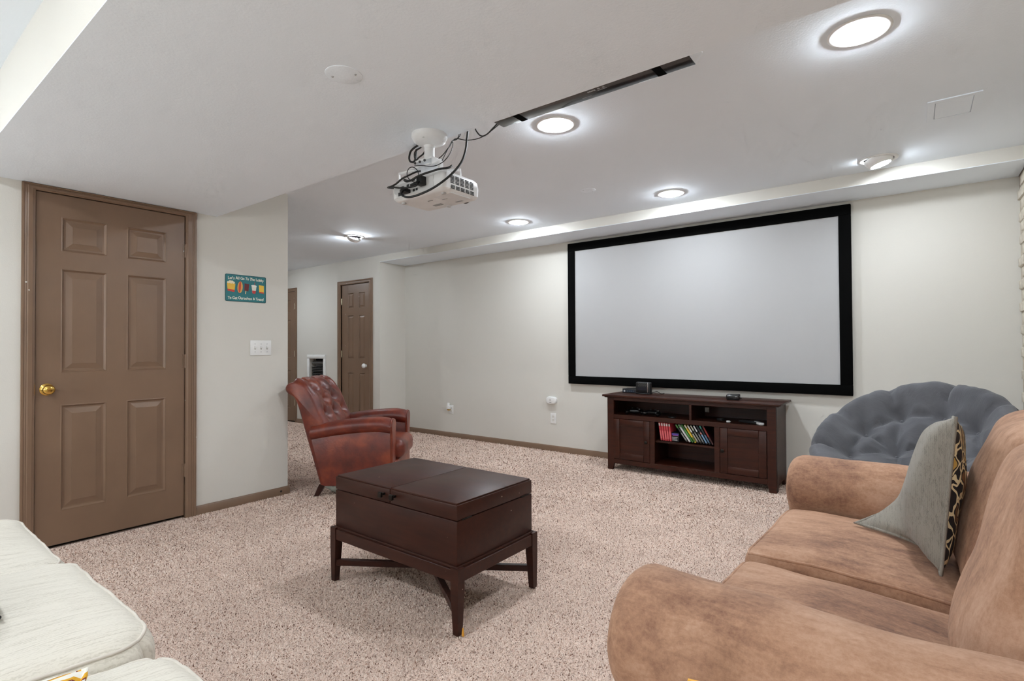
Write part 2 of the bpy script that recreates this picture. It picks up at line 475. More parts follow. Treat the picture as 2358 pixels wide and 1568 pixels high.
def cushion(b, c, h, r, crown=0.03, crown_b=0.0, bulge=0.0, n=22, amp=0.0, freq=5.0, seed=0.0, rot=None, shape=None, plan=0.0):
    """upholstered block: rounded box with crowned top, slight unevenness"""
    hx, hy, hz = h; T = np.linspace(-1, 1, n)
    T = np.sign(T) * np.abs(T) ** 0.8
    faces = []
    vs, fs = [], []
    for ax in range(3):
        for sg in (-1, 1):
            base = len(vs)
            for a in T:
                for bb in T:
                    p = [0, 0, 0]; p[ax] = sg; p[(ax + 1) % 3] = a; p[(ax + 2) % 3] = bb
                    vs.append((p[0] * hx, p[1] * hy, p[2] * hz))
            for i in range(n - 1):
                for j in range(n - 1):
                    q = (base + i * n + j, base + i * n + j + 1, base + (i + 1) * n + j + 1, base + (i + 1) * n + j)
                    fs.append(q if sg > 0 else q[::-1])
    nm_ = len(vs); K = 34
    for k in range(4):
        for q in np.linspace(-1, 1, K, endpoint=False):
            vs.append([(hx, q * hy, hz), (-q * hx, hy, hz), (-hx, -q * hy, hz), (q * hx, -hy, hz)][k])
    V = np.array(vs); H = np.array([hx, hy, hz])
    inner = np.clip(V, -(H - r), H - r); d = V - inner
    L = np.linalg.norm(d, axis=1, keepdims=True); L[L < 1e-9] = 1
    V = inner + d / L * r
    if plan:
        dx = np.abs(V[:, 0]) - (hx - plan); dy = np.abs(V[:, 1]) - (hy - plan)
        cm = (dx > 0) & (dy > 0); Lc = np.hypot(dx, dy) + 1e-9; kk = np.where(cm, np.maximum(dx, dy) / Lc, 1.0)
        V[:, 0] = np.where(cm, np.sign(V[:, 0]) * (hx - plan + dx * kk), V[:, 0]); V[:, 1] = np.where(cm, np.sign(V[:, 1]) * (hy - plan + dy * kk), V[:, 1])
    X, Y, Zz = V[:, 0] / hx, V[:, 1] / hy, V[:, 2] / hz
    bell = np.clip(1 - X ** 2, 0, 1) ** 0.8 * np.clip(1 - Y ** 2, 0, 1) ** 0.8
    V[:, 2] += np.where(Zz > 0, crown, -crown_b) * bell * np.abs(Zz)
    if bulge:
        q = np.clip(1 - Zz ** 2, 0, 1)
        V[:, 0] += bulge * X * q * (1 - 0.4 * Y ** 2); V[:, 1] += bulge * Y * q * (1 - 0.4 * X ** 2)
    if shape is not None: V = shape(V, X, Y, Zz)
    if amp:
        for i in range(len(V)):
            V[i] += np.array(mnoise.noise_vector(Vector(V[i] * freq + seed))) * amp
    if rot is not None:
        V = V @ np.array(rot.to_3x3()).T
    V += np.array(c)
    b.seam = [tuple(p) for p in V[nm_:]]
    return b.add(V[:nm_].tolist(), fs)

def rrect(hx, hy, r, n=6):
    out = []
    for (cx, cy, a0) in ((hx - r, hy - r, 0), (-hx + r, hy - r, 90), (-hx + r, -hy + r, 180), (hx - r, -hy + r, 270)):
        for k in range(n + 1):
            a = math.radians(a0 + 90 * k / n); out.append((cx + r * math.cos(a), cy + r * math.sin(a)))
    return out

# ================================================================== THE ROOM
# floor with carpet
struct_floor = struct('floor', B().box(XW - 0.2, XR + 0.3, YB - 0.2, YS + 0.2, -0.1, -0.006), M['carpet'])

def pile():
    """looped yarn standing on the carpet: one bent ribbon per tuft"""
    def field(x0, x1, y0, y1, sp):
        nx, ny = int((x1 - x0) / sp), int((y1 - y0) / sp)
        gx, gy = np.meshgrid(np.arange(nx), np.arange(ny))
        P = np.stack([x0 + (gx.ravel() + rng.random(gx.size)) * sp, y0 + (gy.ravel() + rng.random(gx.size)) * sp], 1)
        return P
    A = []
    cells = []
    for x0 in np.arange(-9.0, 0.5, 0.5):
        for y0 in np.arange(0.4, 4.9, 0.5):
            x1, y1 = min(x0 + 0.5, XR), min(y0 + 0.5, YS)
            cx, cy = (x0 + x1) / 2, (y0 + y1) / 2
            if x1 < XA and y1 < YEND + 0.1: continue
            if cx < XA - 0.3 and cy < YEND: continue
            if cx < XC and cy > YH + 0.1: continue
            fw = cx * _f.x + cy * _f.y; rt = cx * _r.x + cy * _r.y
            if fw < 0.9 or abs(rt) > fw * 1.0 + 0.5: continue
            if cx > -0.2 and cy > 1.0: sp = 0.03
            elif fw < 2.6: sp = 0.0051
            elif fw < 3.6: sp = 0.0060
            elif fw < 5.2: sp = 0.0078
            else: sp = 0.017
            A.append((field(x0, x1, y0, y1, sp), sp))
    P = np.concatenate([a for a, _ in A]); S = np.concatenate([np.full(len(a), s) for a, s in A])
    keep = ~((P[:, 0] < XA + 0.002) & (P[:, 1] < YEND + 0.002)) & ~((P[:, 0] < XC) & (P[:, 1] > YH - 0.012))
    P, S = P[keep], S[keep]; n = len(P)
    sc_ = np.clip(S / 0.0086, 0.62, 1.4)
    ang = rng.random(n) * 2 * PI; lean = (0.6 + rng.random(n) * 0.8) * 0.011 * sc_
    hgt = (0.0062 + rng.random(n) * 0.0034) * np.minimum(sc_, 1.3); wd = (0.0017 + rng.random(n) * 0.0015) * sc_
    d = np.stack([np.cos(ang), np.sin(ang), np.zeros(n)], 1); a2 = ang + PI / 2 + rng.normal(size=n) * 0.5
    t = np.stack([np.cos(a2), np.sin(a2), np.zeros(n)], 1)
    base = np.column_stack([P, np.full(n, -0.0065)])
    up = np.array([0, 0, 1.0])
    m = base + d * (lean * 0.35)[:, None] + up * (hgt * 0.7)[:, None]
    e = base + d * lean[:, None] + up * hgt[:, None]
    V = np.stack([base - t * wd[:, None], base + t * wd[:, None], m + t * wd[:, None], m - t * wd[:, None], e], 1).reshape(-1, 3)
    i0 = np.arange(n) * 5
    quads = np.stack([i0, i0 + 1, i0 + 2, i0 + 3], 1); tris = np.stack([i0 + 3, i0 + 2, i0 + 4], 1)
    loops = np.concatenate([quads, tris], 1).ravel()
    me = bpy.data.meshes.new('carpet_pile')
    me.vertices.add(len(V)); me.vertices.foreach_set('co', V.ravel().astype(np.float32))
    me.loops.add(len(loops)); me.loops.foreach_set('vertex_index', loops.astype(np.int32))
    ls = np.stack([np.arange(n) * 7, np.arange(n) * 7 + 4], 1).ravel()
    me.polygons.add(2 * n); me.polygons.foreach_set('loop_start', ls.astype(np.int32))
    me.polygons.foreach_set('use_smooth', np.ones(2 * n, bool))
    at = me.attributes.new('tone', 'FLOAT', 'POINT')
    at.data.foreach_set('value', np.repeat(rng.random(n), 5).astype(np.float32))
    me.update(); me.validate()
    me.materials.append(M['pile'])
    o = bpy.data.objects.new('carpet_pile', me); COL.objects.link(o); o.parent = struct_floor
    o['kind'] = 'stuff'
pile()

# ceilings
struct('ceiling', B().box(XW - 0.2, XR + 0.2, YB - 0.2, YS + 0.2, ZHI, ZHI + 0.1), M['ceil'])
# the dropped bulkhead: painted wall colour on its sides, ceiling white below
blk = B().box(XA, XR, YN, YF, ZLO + 0.004, ZHI)
struct('ceiling_bulkhead', blk, M['wall'])
struct('ceiling_panel', B().box(XA, XR, YN, YF, ZLO, ZLO + 0.004), M['ceil'])
struct('ceiling_soffit', B().box(XC, XR, YH, YS, ZSO + 0.004, ZHI), M['wall'])
struct('ceiling_panel', B().box(XC, XR, YH, YS, ZSO, ZSO + 0.004), M['ceil'])

# walls
D1 = (0.7232, 1.4979, 2.05)                       # brown door opening: y0, y1, top
b = B()
for (a, c, d, e) in holes(YB, YEND, -0.05, ZHI, [(D1[0] - 0.012, D1[1] + 0.012, -0.05, D1[2] + 0.012)]):
    b.box(XA - 0.12, XA, a, c, d, e)
struct('wall_left', b, M['wall'])
struct('wall_hall_near', B().box(XW, XA - 0.12, YEND - 0.12, YEND, -0.05, ZHI), M['wall'])
D2 = (-6.477, -5.832, 2.033); D3 = (-8.44, -7.672, 2.033); RG = (-7.262, -6.897, 0.52, 0.988)
b = B()
for (a, c, d, e) in holes(XW, XC, -0.05, ZHI, [(D2[0], D2[1], -0.05, D2[2]), (D3[0], D3[1], -0.05, D3[2]), RG]):
    b.box(a, c, YH, YH + 0.12, d, e)
b.box(XC - 0.12, XC, YH + 0.12, YS, -0.05, ZHI)
struct('wall_hall', b, M['wall'])
struct('wall_hall_end', B().box(XW - 0.1, XW, YEND - 0.12, YS, -0.05, ZHI), M['wall'])
struct('wall_screen', B().box(XC - 0.12, XR + 0.1, YS, YS + 0.1, -0.05, ZHI), M['wall'])
struct('wall_back', B().box(XA - 0.12, XR + 0.1, YB - 0.1, YB, -0.05, ZHI), M['wall'])
wr = struct('wall_right', B().box(XR + 0.006, XR + 0.12, YB, YS, -0.05, ZHI), M['mortar'])
# painted bricks of the right wall, course by course
def bricks():
    ms = []
    for k in range(4):
        bb = B().rbox(-0.05, 0.0, -0.0965, 0.0965, -0.031, 0.031, 0.006, 2)
        rr = np.random.default_rng(40 + k)
        bb.v = [(p[0] + rr.normal() * 0.0012, p[1] + rr.normal() * 0.001, p[2] + rr.normal() * 0.001) for p in bb.v]
        me_o = obj('brick', bb, M['brick'], wr, 50)
        ms.append(me_o)
    first = list(ms); cnt = 0
    for row in range(30):
        z = 0.04 + row * 0.0752
        if z + 0.031 > ZSO: break
        off = 0.0 if row % 2 else 0.1035
        for i in range(9):
            y = YS - 0.105 - i * 0.207 + off - 0.1035
            if cnt < 4: o = first[cnt]
            else:
                o = first[random.randrange(4)].copy(); COL.objects.link(o); o.parent = wr
            o.location = (XR + 0.046 + random.uniform(-0.004, 0.003), y, z)
            cnt += 1
bricks()

# baseboards
def baseboard(name, p0, p1, nrm, h=0.057, t=0.012):
    """moulded strip from p0 to p1 along the wall, nrm points into the room"""
    p0, p1, nn = Vector(p0), Vector(p1), Vector(nrm)
    prof = [(0, -0.02), (t, -0.02), (t, h * 0.62), (t * 0.8, h * 0.7), (t * 0.75, h * 0.82), (t * 0.4, h * 0.95), (0.002, h), (0, h)]
    rings = [[tuple(p + nn * a + Vector((0, 0, z))) for a, z in prof] for p in (p0, p1)]
    return struct(name, B().loft(rings), M['brown_plain'], None, 30)
bl = baseboard('baseboard_left', (XA, 1.563, 0), (XA, YEND + 0.012, 0), (1, 0, 0))
obj('door_stop_hole', B().lathe([(0.0, 0.0), (0.007, 0.0), (0.008, 0.004), (0.0, 0.005)], 14, (XA + 0.0115, 2.175, 0.028), 'x'), M['rubber'], bl)
baseboard('baseboard_left_near', (XA, YB, 0), (XA, 0.664, 0), (1, 0, 0))
baseboard('baseboard_corner', (XA, YEND, 0), (XW, YEND, 0), (0, 1, 0))
baseboard('baseboard_screen', (XC, YS, 0), (XR - 0.01, YS, 0), (0, -1, 0))
baseboard('baseboard_alcove', (XC, YH, 0), (XC, YS, 0), (1, 0, 0))
baseboard('baseboard_hall', (D2[1] + 0.068, YH, 0), (XC + 0.0, YH, 0), (0, -1, 0))
baseboard('baseboard_hall_far', (D3[1] + 0.055, YH, 0), (D2[0] - 0.066, YH, 0), (0, -1, 0))

# doors
def casing(name, u0, u1, zt, place, wv=(0.06, 0.06), ht=0.04):
    """door casing of moulded boards; place(u, out, z) -> point"""
    prof = [(0, 0), (0.0, 0.010), (0.12, 0.012), (0.2, 0.0155), (0.52, 0.017), (0.6, 0.0145), (0.68, 0.0165), (0.76, 0.014), (0.84, 0.0175), (1.0, 0.0175), (1.0, 0)]
    b = B(); wl, wr_ = wv
    L = []
    for f, o in prof:
        L.append([(u0 - wl * f, o, -0.02), (u0 - wl * f, o, zt + ht * f), (u1 + wr_ * f, o, zt + ht * f), (u1 + wr_ * f, o, -0.02)])
    rings = [[place(*L[i][k]) for i in range(len(prof))] for k in range(4)]
    b.loft(rings)
    # jamb lining
    for (a, c) in ((u0 - 0.011, u0), (u1, u1 + 0.011)):
        pts = [place(a, 0.0, -0.02), place(c, 0.0, -0.02), place(c, -0.11, -0.02), place(a, -0.11, -0.02), place(a, 0.0, zt), place(c, 0.0, zt), place(c, -0.11, zt), place(a, -0.11, zt)]
        b.add(pts, [(0, 1, 2, 3), (4, 7, 6, 5), (0, 4, 5, 1), (1, 5, 6, 2), (2, 6, 7, 3), (3, 7, 4, 0)])
    pts = [place(u0 - 0.011, 0, zt), place(u1 + 0.011, 0, zt), place(u1 + 0.011, -0.11, zt), place(u0 - 0.011, -0.11, zt), place(u0 - 0.011, 0, zt + 0.011), place(u1 + 0.011, 0, zt + 0.011), place(u1 + 0.011, -0.11, zt + 0.011), place(u0 - 0.011, -0.11, zt + 0.011)]
    b.add(pts, [(0, 1, 2, 3), (4, 7, 6, 5), (0, 4, 5, 1), (1, 5, 6, 2), (2, 6, 7, 3), (3, 7, 4, 0)])
    return struct(name, b, M['brown'], None, 25)

def door(name, u0, u1, zt, cols, rows, place, outface=-0.004, hinge_u=None, hinge_z=(), hmat=None, label=None, gap=0.004):
    hs = [(c0, c1, r0, r1) for (c0, c1) in cols for (r0, r1) in rows]
    b = B(); a0, a1 = u0 + gap, u1 - gap; z0, z1 = 0.014, zt - gap
    def bx(b, a, c, o0, o1, d, e):
        pts = [place(a, o0, d), place(c, o0, d), place(c, o1, d), place(a, o1, d), place(a, o0, e), place(c, o0, e), place(c, o1, e), place(a, o1, e)]
        b.add(pts, [(0, 1, 2, 3), (4, 7, 6, 5), (0, 4, 5, 1), (1, 5, 6, 2), (2, 6, 7, 3), (3, 7, 4, 0)])
    for (a, c, d, e) in holes(a0, a1, z0, z1, hs): bx(b, a, c, outface - 0.034, outface, d, e)
    bx(b, a0, a1, outface - 0.034, outface - 0.028, z0, z1)
    root = struct(name, b, M['brown'], None, 0, label)
    for (c0, c1, r0, r1) in hs:
        steps = [(0, 0), (0.004, 0.0015), (0.009, -0.005), (0.014, -0.0095), (0.022, -0.0095), (0.024, -0.009), (0.052, -0.0022), (0.0525, -0.0005)]
        k = min(1.0, (c1 - c0) / 0.21) if (c1 - c0) < 0.2 else 1.0
        rings = []
        for i, o in steps:
            i *= k
            rings.append([place(c0 + i, outface + o, r0 + i), place(c1 - i, outface + o, r0 + i), place(c1 - i, outface + o, r1 - i), place(c0 + i, outface + o, r1 - i)])
        pb = B().loft(rings, cap=False); m = len(pb.v)
        pb.f.append((m - 4, m - 3, m - 2, m - 1))
        obj('panel', pb, M['brown'], root, 12)
    for hz in hinge_z:
        hb = B()
        p = place(hinge_u, outface + 0.008, hz)
        hb.lathe([(0.0, -0.047), (0.0065, -0.046), (0.0065, 0.046), (0.0, 0.047)], 10, p)
        for q in (-0.016, 0.016): hb.lathe([(0.0072, q - 0.0008), (0.0072, q + 0.0008)], 10, p)
        bx(hb, hinge_u - 0.016, hinge_u + 0.016, outface, outface + 0.004, hz - 0.045, hz + 0.045)
        obj('hinge', hb, hmat or M['brown'], root, 40)
    return root

pl1 = lambda u, o, z: (XA + o, u, z)
trim1 = casing('trim_1', D1[0], D1[1], D1[2], pl1, (0.059, 0.065), ZLO - 0.003 - D1[2])
d1 = door('door_1', D1[0], D1[1], D1[2], [(0.84, 1.06), (1.164, 1.384)], [(1.717, 1.918), (1.008, 1.614), (0.204, 0.820)], pl1, -0.004,
          D1[1] + 0.001, (1.811, 1.06, 0.318), M['brown'], 'brown six panel door with polished brass knob')
kb = B().lathe([(0.0, 0.0), (0.033, 0.0), (0.034, 0.003), (0.030, 0.007), (0.014, 0.010), (0.012, 0.022), (0.014, 0.028), (0.022, 0.033), (0.0275, 0.042), (0.0285, 0.050), (0.026, 0.058), (0.019, 0.064), (0.010, 0.066), (0.0, 0.066)], 28, (XA - 0.004, 0.778, 0.914), 'x')
obj('knob', kb, M['brass'], d1, 60)
obj('latch_plate', B().box(XA - 0.012, XA - 0.0035, D1[0] + 0.001, D1[0] + 0.0042, 0.885, 0.945), M['brass'], d1)
obj('dark_gap', B().box(XA - 0.10, XA - 0.05, D1[0], D1[1], -0.004, D1[2]), M['black_gap'], d1)

pl2 = lambda u, o, z: (u, YH - o, z)
casing('trim_2', D2[0], D2[1], D2[2], pl2, (0.0637, 0.070), 0.0525)
rows2 = [(1.698, 1.911), (0.993, 1.598), (0.20, 0.803)]
d2 = door('door_2', D2[0], D2[1], D2[2], [(-6.334, -6.199), (-6.087, -5.946)], rows2, pl2, -0.012, D2[0] + 0.002, (1.80, 1.06, 0.30), M['nickel'],
          'narrow brown six panel door with white knob in the far wall')
obj('knob', B().lathe([(0.0, 0.0), (0.020, 0.0), (0.020, 0.003), (0.012, 0.006), (0.012, 0.014), (0.024, 0.018), (0.033, 0.030), (0.033, 0.042), (0.026, 0.054), (0.012, 0.061), (0.0, 0.062)], 24, (0, 0, 0), 'z',
      Matrix.Translation((-5.925, YH + 0.012, 0.90)) @ Matrix.Rotation(PI / 2, 4, 'X')), M['white'], d2, 60)
casing('trim_3', D3[0], D3[1], D3[2], pl2, (0.055, 0.053), 0.0525)
d3 = door('door_3', D3[0], D3[1], D3[2], [(-8.33, -8.10), (-8.01, -7.79)], rows2, pl2, 0.006, D3[1] + 0.006, (1.80, 1.06, 0.30), M['nickel'],
          'dark brown door half hidden behind the wall corner')
for dd, dr in ((D2, d2), (D3, d3)):
    obj('dark_gap', B().box(dd[0], dd[1], YH + 0.07, YH + 0.11, -0.004, dd[2]), M['black_gap'], dr)

# ================================================================== LAMPS
def recessed_light(label, x, y, z, tilt=None, group='recessed ceiling lights'):
    t = thing('recessed_light', label, 'ceiling light', (x, y, z), 0, group)
    obj('trim_ring', B().lathe([(0.108, 0.0), (0.109, -0.003), (0.104, -0.006), (0.088, -0.0065), (0.085, -0.004), (0.084, 0.0)], 48), M['baffle'], t, 50)
    if tilt is None:
        obj('reflector', B().lathe([(0.085, -0.0045), (0.080, -0.002), (0.074, -0.002), (0.070, -0.004)], 48, caps=False), M['baffle'], t, 60)
        obj('lens', B().lathe([(0.071, -0.002), (0.070, -0.007), (0.058, -0.017), (0.032, -0.023), (0.0, -0.025)], 24), M['lens'], t, 60)
    else:
        R_ = Matrix.Rotation(tilt[1], 3, 'Z') @ Matrix.Rotation(tilt[0], 3, 'Y')
        obj('eyeball', B().lathe([(0.083, 0.006), (0.0815, -0.012), (0.073, -0.030), (0.058, -0.044), (0.055, -0.040), (0.054, -0.02)], 40, (0, 0, 0.002), 'z', R_, False), M['baffle'], t, 60)
        obj('lens', B().lathe([(0.054, -0.032), (0.046, -0.045), (0.0, -0.053)], 24, (0, 0, 0.002), 'z', R_), M['lens'], t, 60)
    return t
recessed_light('large bright recessed ceiling light nearest the upper right corner', -0.159, 2.448, ZHI)
recessed_light('recessed ceiling light just beyond the black soundbar', -1.561, 2.444, ZHI)
recessed_light('tilted recessed ceiling light by the soffit at the right end', -0.176, 4.21, ZHI, (math.radians(-16), math.radians(5)))
recessed_light('recessed ceiling light above the middle of the projection screen', -1.538, 4.115, ZHI)
recessed_light('recessed ceiling light between the projector and the screen, left of the screen', -3.069, 4.125, ZHI)
recessed_light('tilted recessed ceiling light in the hall, streaking the ceiling', -4.895, 3.54, ZHI, (math.radians(38), math.radians(-10)))
# unseen lamps added to brighten the room, behind the camera and along the hall
for (x, y, lb) in ((-3.0, -0.55, 'added unseen recessed light behind the viewer, nearest the brown door wall'), (-1.55, -0.55, 'added unseen recessed light behind the viewer, middle of three'), (-0.1, -0.55, 'added unseen recessed light behind the viewer, nearest the brick wall')):
    recessed_light(lb, x, y, ZHI, None, 'added fill lights behind the viewer')
recessed_light('added unseen recessed light further down the hall', -7.3, 3.4, ZHI)  # out of view, added for overall brightness

def fill_lamp(label, x, y):  # globe on a pole, added out of view to brighten ceiling and room
    t = thing('fill_lamp', label, 'added fill lamp', (x, y, 0), 0, 'added globe fill lights behind the viewer')
    obj('base', B().lathe([(0.0, 0.0), (0.15, 0.0), (0.15, 0.012), (0.03, 0.03), (0.012, 0.04)], 32), M['bronze'], t, 40)
    obj('pole', B().lathe([(0.012, 0.03), (0.012, 1.20)], 16), M['bronze'], t, 60)
    obj('collar', B().lathe([(0.012, 1.18), (0.05, 1.20), (0.055, 1.225)], 24), M['bronze'], t, 50)
    obj('globe', B().lathe([(0.16 * math.sin(a), 1.37 - 0.16 * math.cos(a)) for a in np.linspace(0.25, PI, 10)], 18), M['globe'], t, 60)
fill_lamp('unseen globe fill lamp added at the left behind the viewer', -3.3, -1.45)
fill_lamp('unseen globe fill lamp added at the right behind the viewer', 0.1, -1.5)

# cover plates and vent on the ceiling
t = thing('blank_cover', 'round white blank cover plate with two screws under the bulkhead', 'cover plate', (-1.556, 1.085, ZLO))
obj('plate', B().lathe([(0.0, -0.003), (0.058, -0.003), (0.062, -0.0015), (0.0625, 0.0)], 40), M['ceil'], t, 50)
for a in (0.5, 0.5 + PI):
    obj('screw', B().lathe([(0.0, -0.0055), (0.003, -0.0052), (0.0045, -0.003)], 10, (0.042 * math.cos(a), 0.042 * math.sin(a), 0)), M['grey'], t)
t = thing('smoke_alarm_cover', 'small round white cover plate on the ceiling before the soffit', 'cover plate', (-2.02, 3.63, ZHI))
obj('plate', B().lathe([(0.0, -0.003), (0.056, -0.003), (0.06, -0.0015), (0.0605, 0.0)], 36), M['ceil'], t, 50)
for a in (0.9, 0.9 + PI): obj('screw', B().lathe([(0.0, -0.005), (0.004, -0.003)], 8, (0.04 * math.cos(a), 0.04 * math.sin(a), 0)), M['grey'], t)
t = thing('ceiling_hatch', 'rectangular white access panel in the ceiling at the right', 'access panel', (0.17, 3.53, ZHI))
b = B()
for (a, c, d, e) in holes(-0.105, 0.105, -0.15, 0.15, [(-0.076, 0.076, -0.118, 0.118)]): b.box(a, c, d, e, -0.005, 0.0)
obj('frame', b, M['ceil'], t); obj('panel', B().rbox(-0.073, 0.073, -0.115, 0.115, -0.0045, -0.0005, 0.001, 1), M['ceil'], t)

# ================================================================== WALL ITEMS
# projection screen
SX0, SX1, SZ0, SZ1 = -2.9606, -0.3871, 0.7498, 2.2502
t = thing('projection_screen', 'large white projection screen with wide black velvet frame', 'projection screen', ((SX0 + SX1) / 2, YS, SZ0))
hw = (SX1 - SX0) / 2; ht = SZ1 - SZ0; fw_ = 0.083
obj('screen_surface', B().box(-hw + fw_ - 0.004, hw - fw_ + 0.004, -0.026, -0.02, fw_ - 0.004, ht - fw_ + 0.004), M['screen'], t)
for (x0, x1, z0, z1) in ((-hw, hw, ht - fw_, ht), (-hw, hw, 0, fw_), (-hw, -hw + fw_, fw_, ht - fw_), (hw - fw_, hw, fw_, ht - fw_)):
    obj('frame_bar', B().rbox(x0, x1, -0.042, -0.002, z0, z1, 0.004, 2), M['velvet'], t, 40)

# tin sign
SG = dict(y0=1.758, y1=2.059, z0=1.489, z1=1.687)
t = thing('tin_sign', 'teal tin lobby sign with five snack pictures above light switch', 'sign', (XA, (SG['y0'] + SG['y1']) / 2, SG['z0']))
shw = (SG['y1'] - SG['y0']) / 2; sht = SG['z1'] - SG['z0']
obj('plate', B().prism([(a, c + sht / 2) for a, c in rrect(shw, sht / 2, 0.010)], 'x', 0.001, 0.0035), M['teal'], t)
bb = B(); oc = [(a, c + sht / 2) for a, c in rrect(shw - 0.001, sht / 2 - 0.001, 0.0095)]
ic = [(a, c + sht / 2) for a, c in rrect(shw - 0.004, sht / 2 - 0.004, 0.0075)]
n_ = len(oc)
bb.add([(0.0039, *p) for p in oc] + [(0.0039, *p) for p in ic], [(i, (i + 1) % n_, n_ + (i + 1) % n_, n_ + i) for i in range(n_)])
obj('border', bb, M['teal_dark'], t)
def sgM(y, z, s=1.0, rot=0.0):
    # text plane facing +x: text x -> +y, text y -> +z
    return Matrix.Translation((0.0040, y, z)) @ Matrix(((0, 0, 1, 0), (1, 0, 0, 0), (0, 1, 0, 0), (0, 0, 0, 1))) @ Matrix.Rotation(rot, 4, 'Z')
def wave_text(s, zc, arc, size, name):
    # jaunty hand-lettered line: each letter its own tilt, along a shallow arc
    adv = {'i': .33, 'l': .3, 't': .4, "'": .25, ' ': .34, 'T': .62, 'L': .56, 'G': .74, 'A': .7, 'O': .78, 'r': .42, 's': .5, 'v': .53, '!': .3, 'y': .54}
    tot = sum(adv.get(ch, .58) for ch in s); k = 2 * (shw - 0.018) / tot; x = -shw + 0.018; rr = random.Random(3)
    for ch in s:
        a = adv.get(ch, .58) * k; xc = x + a / 2; x += a
        if ch == ' ': continue
        z = zc + arc * (1 - (xc / shw) ** 2) + rr.uniform(-0.0012, 0.0012)
        text_obj(name, ch, size, M['cream_ink'], t, sgM(xc, z, 1, rr.uniform(-0.12, 0.12)), 0.0003, 'CENTER', 0.82, 0.0006)
wave_text("Let's All Go To The Lobby", sht - 0.030, 0.004, 0.030, 'letter')
wave_text("To Get Ourselves A Treat!", 0.024, 0.002, 0.029, 'letter')
# plain snack pictures (flat print)
def flat(name, poly, mat, d): obj(name, B().prism(poly, 'x', 0.0036, 0.0038 + d), mat, t)
def disc(cx, cz, rx, rz, n=20, rot=0):
    return [(cx + rx * math.cos(a) * math.cos(rot) - rz * math.sin(a) * math.sin(rot), cz + rx * math.cos(a) * math.sin(rot) + rz * math.sin(a) * math.cos(rot)) for a in [2 * PI * i / n for i in range(n)]]
zc = 0.100
flat('print', [(-0.139, zc + 0.034), (-0.079, zc + 0.028), (-0.086, zc - 0.032), (-0.133, zc - 0.026)], C(232, 186, 62), 0.0003)
flat('print', [(-0.136, zc - 0.012), (-0.084, zc - 0.016), (-0.086, zc - 0.032), (-0.133, zc - 0.026)], C(206, 60, 44), 0.0005)
for kq, (px_, pz_) in enumerate(((-0.128, 0.037), (-0.116, 0.043), (-0.103, 0.043), (-0.092, 0.036), (-0.110, 0.036))):
    flat('print', disc(px_, zc + pz_, 0.010, 0.008, 12), C(240, 228, 196), 0.0004 + 0.00012 * kq)
flat('print', disc(-0.045, zc + 0.006, 0.019, 0.043, 24, -0.08), C(226, 170, 88), 0.0003)
flat('print', disc(-0.047, zc + 0.008, 0.0085, 0.043, 24, -0.08), C(206, 78, 44), 0.0005)
flat('print', [(-0.012, zc + 0.038), (0.022, zc + 0.034), (0.016, zc - 0.02), (-0.014, zc - 0.016)], C(104, 26, 30), 0.0003)
flat('print', [(-0.006, zc - 0.016), (0.001, zc - 0.017), (-0.002, zc - 0.04), (-0.008, zc - 0.04)], C(228, 200, 148), 0.0003)
flat('print', [(0.040, zc + 0.022), (0.076, zc + 0.018), (0.068, zc - 0.034), (0.046, zc - 0.032)], C(226, 222, 206), 0.0003)
flat('print', [(0.044, zc - 0.010), (0.072, zc - 0.012), (0.068, zc - 0.034), (0.046, zc - 0.032)], C(196, 50, 44), 0.0005)
flat('print', disc(0.058, zc + 0.024, 0.021, 0.008, 16, -0.1), C(236, 234, 226), 0.0006)
flat('print', [(0.060, zc + 0.03), (0.063, zc + 0.03), (0.066, zc + 0.052), (0.063, zc + 0.052)], C(200, 70, 60), 0.0004)
flat('print', [(0.095, zc + 0.034), (0.133, zc + 0.032), (0.134, zc - 0.028), (0.098, zc - 0.026)], C(228, 186, 56), 0.0003)
flat('print', [(0.097, zc - 0.016), (0.1335, zc - 0.018), (0.134, zc - 0.028), (0.098, zc - 0.026)], C(204, 70, 48), 0.0005)

# light switch, three toggles
t = thing('light_switch', 'white triple toggle light switch plate under the teal sign', 'light switch', (XA, 2.0205, 1.147))
pb = B()
pb.rbox(0.0, 0.006, -0.0805, 0.0805, -0.057, 0.057, 0.0035, 3)
obj('plate', pb, M['white'], t, 50)
for k, yy in enumerate((-0.046, 0.0, 0.046)):
    obj('toggle_slot', B().box(0.005, 0.0066, yy - 0.0055, yy + 0.0055, -0.012, 0.012), C(176, 172, 164), t)
    obj('toggle', B().rbox(0.004, 0.016, yy - 0.0045, yy + 0.0045, -0.002, 0.010, 0.0015, 2, Matrix.Rotation(0.5, 3, 'Y')), M['white'], t)
    for zz in (-0.030, 0.030): obj('screw', B().lathe([(0.0, 0.0072), (0.003, 0.007), (0.0035, 0.0055)], 10, (0, yy, zz), 'x'), M['grey'], t)

def outlet(label, x, z):
    t = thing('wall_outlet', label, 'outlet', (x, YS, z), 0, 'outlets in the screen wall')
    obj('plate', B().rbox(-0.035, 0.035, -0.006, 0.0, -0.057, 0.057, 0.003, 3), M['white'], t, 50)
    for zz in (-0.0195, 0.0195):
        f = obj('receptacle', B().prism([(a, c + zz) for a, c in rrect(0.0165, 0.0145, 0.009)], 'y', -0.0075, -0.004), C(224, 222, 216), t)
        for dx, hh in ((-0.0063, 0.008), (0.0063, 0.0065)):
            obj('slot', B().box(dx - 0.0011, dx + 0.0011, -0.0079, -0.0072, zz + 0.0035 - hh / 2, zz + 0.0035 + hh / 2), M['black'], f)
        obj('slot', B().lathe([(0.0, -0.0079), (0.0026, -0.0079), (0.0026, -0.007)], 10, (0, 0, zz - 0.0075), 'y'), M['black'], f)
    return t
outlet('white duplex outlet under the white wall alarm', -3.18, 0.356)
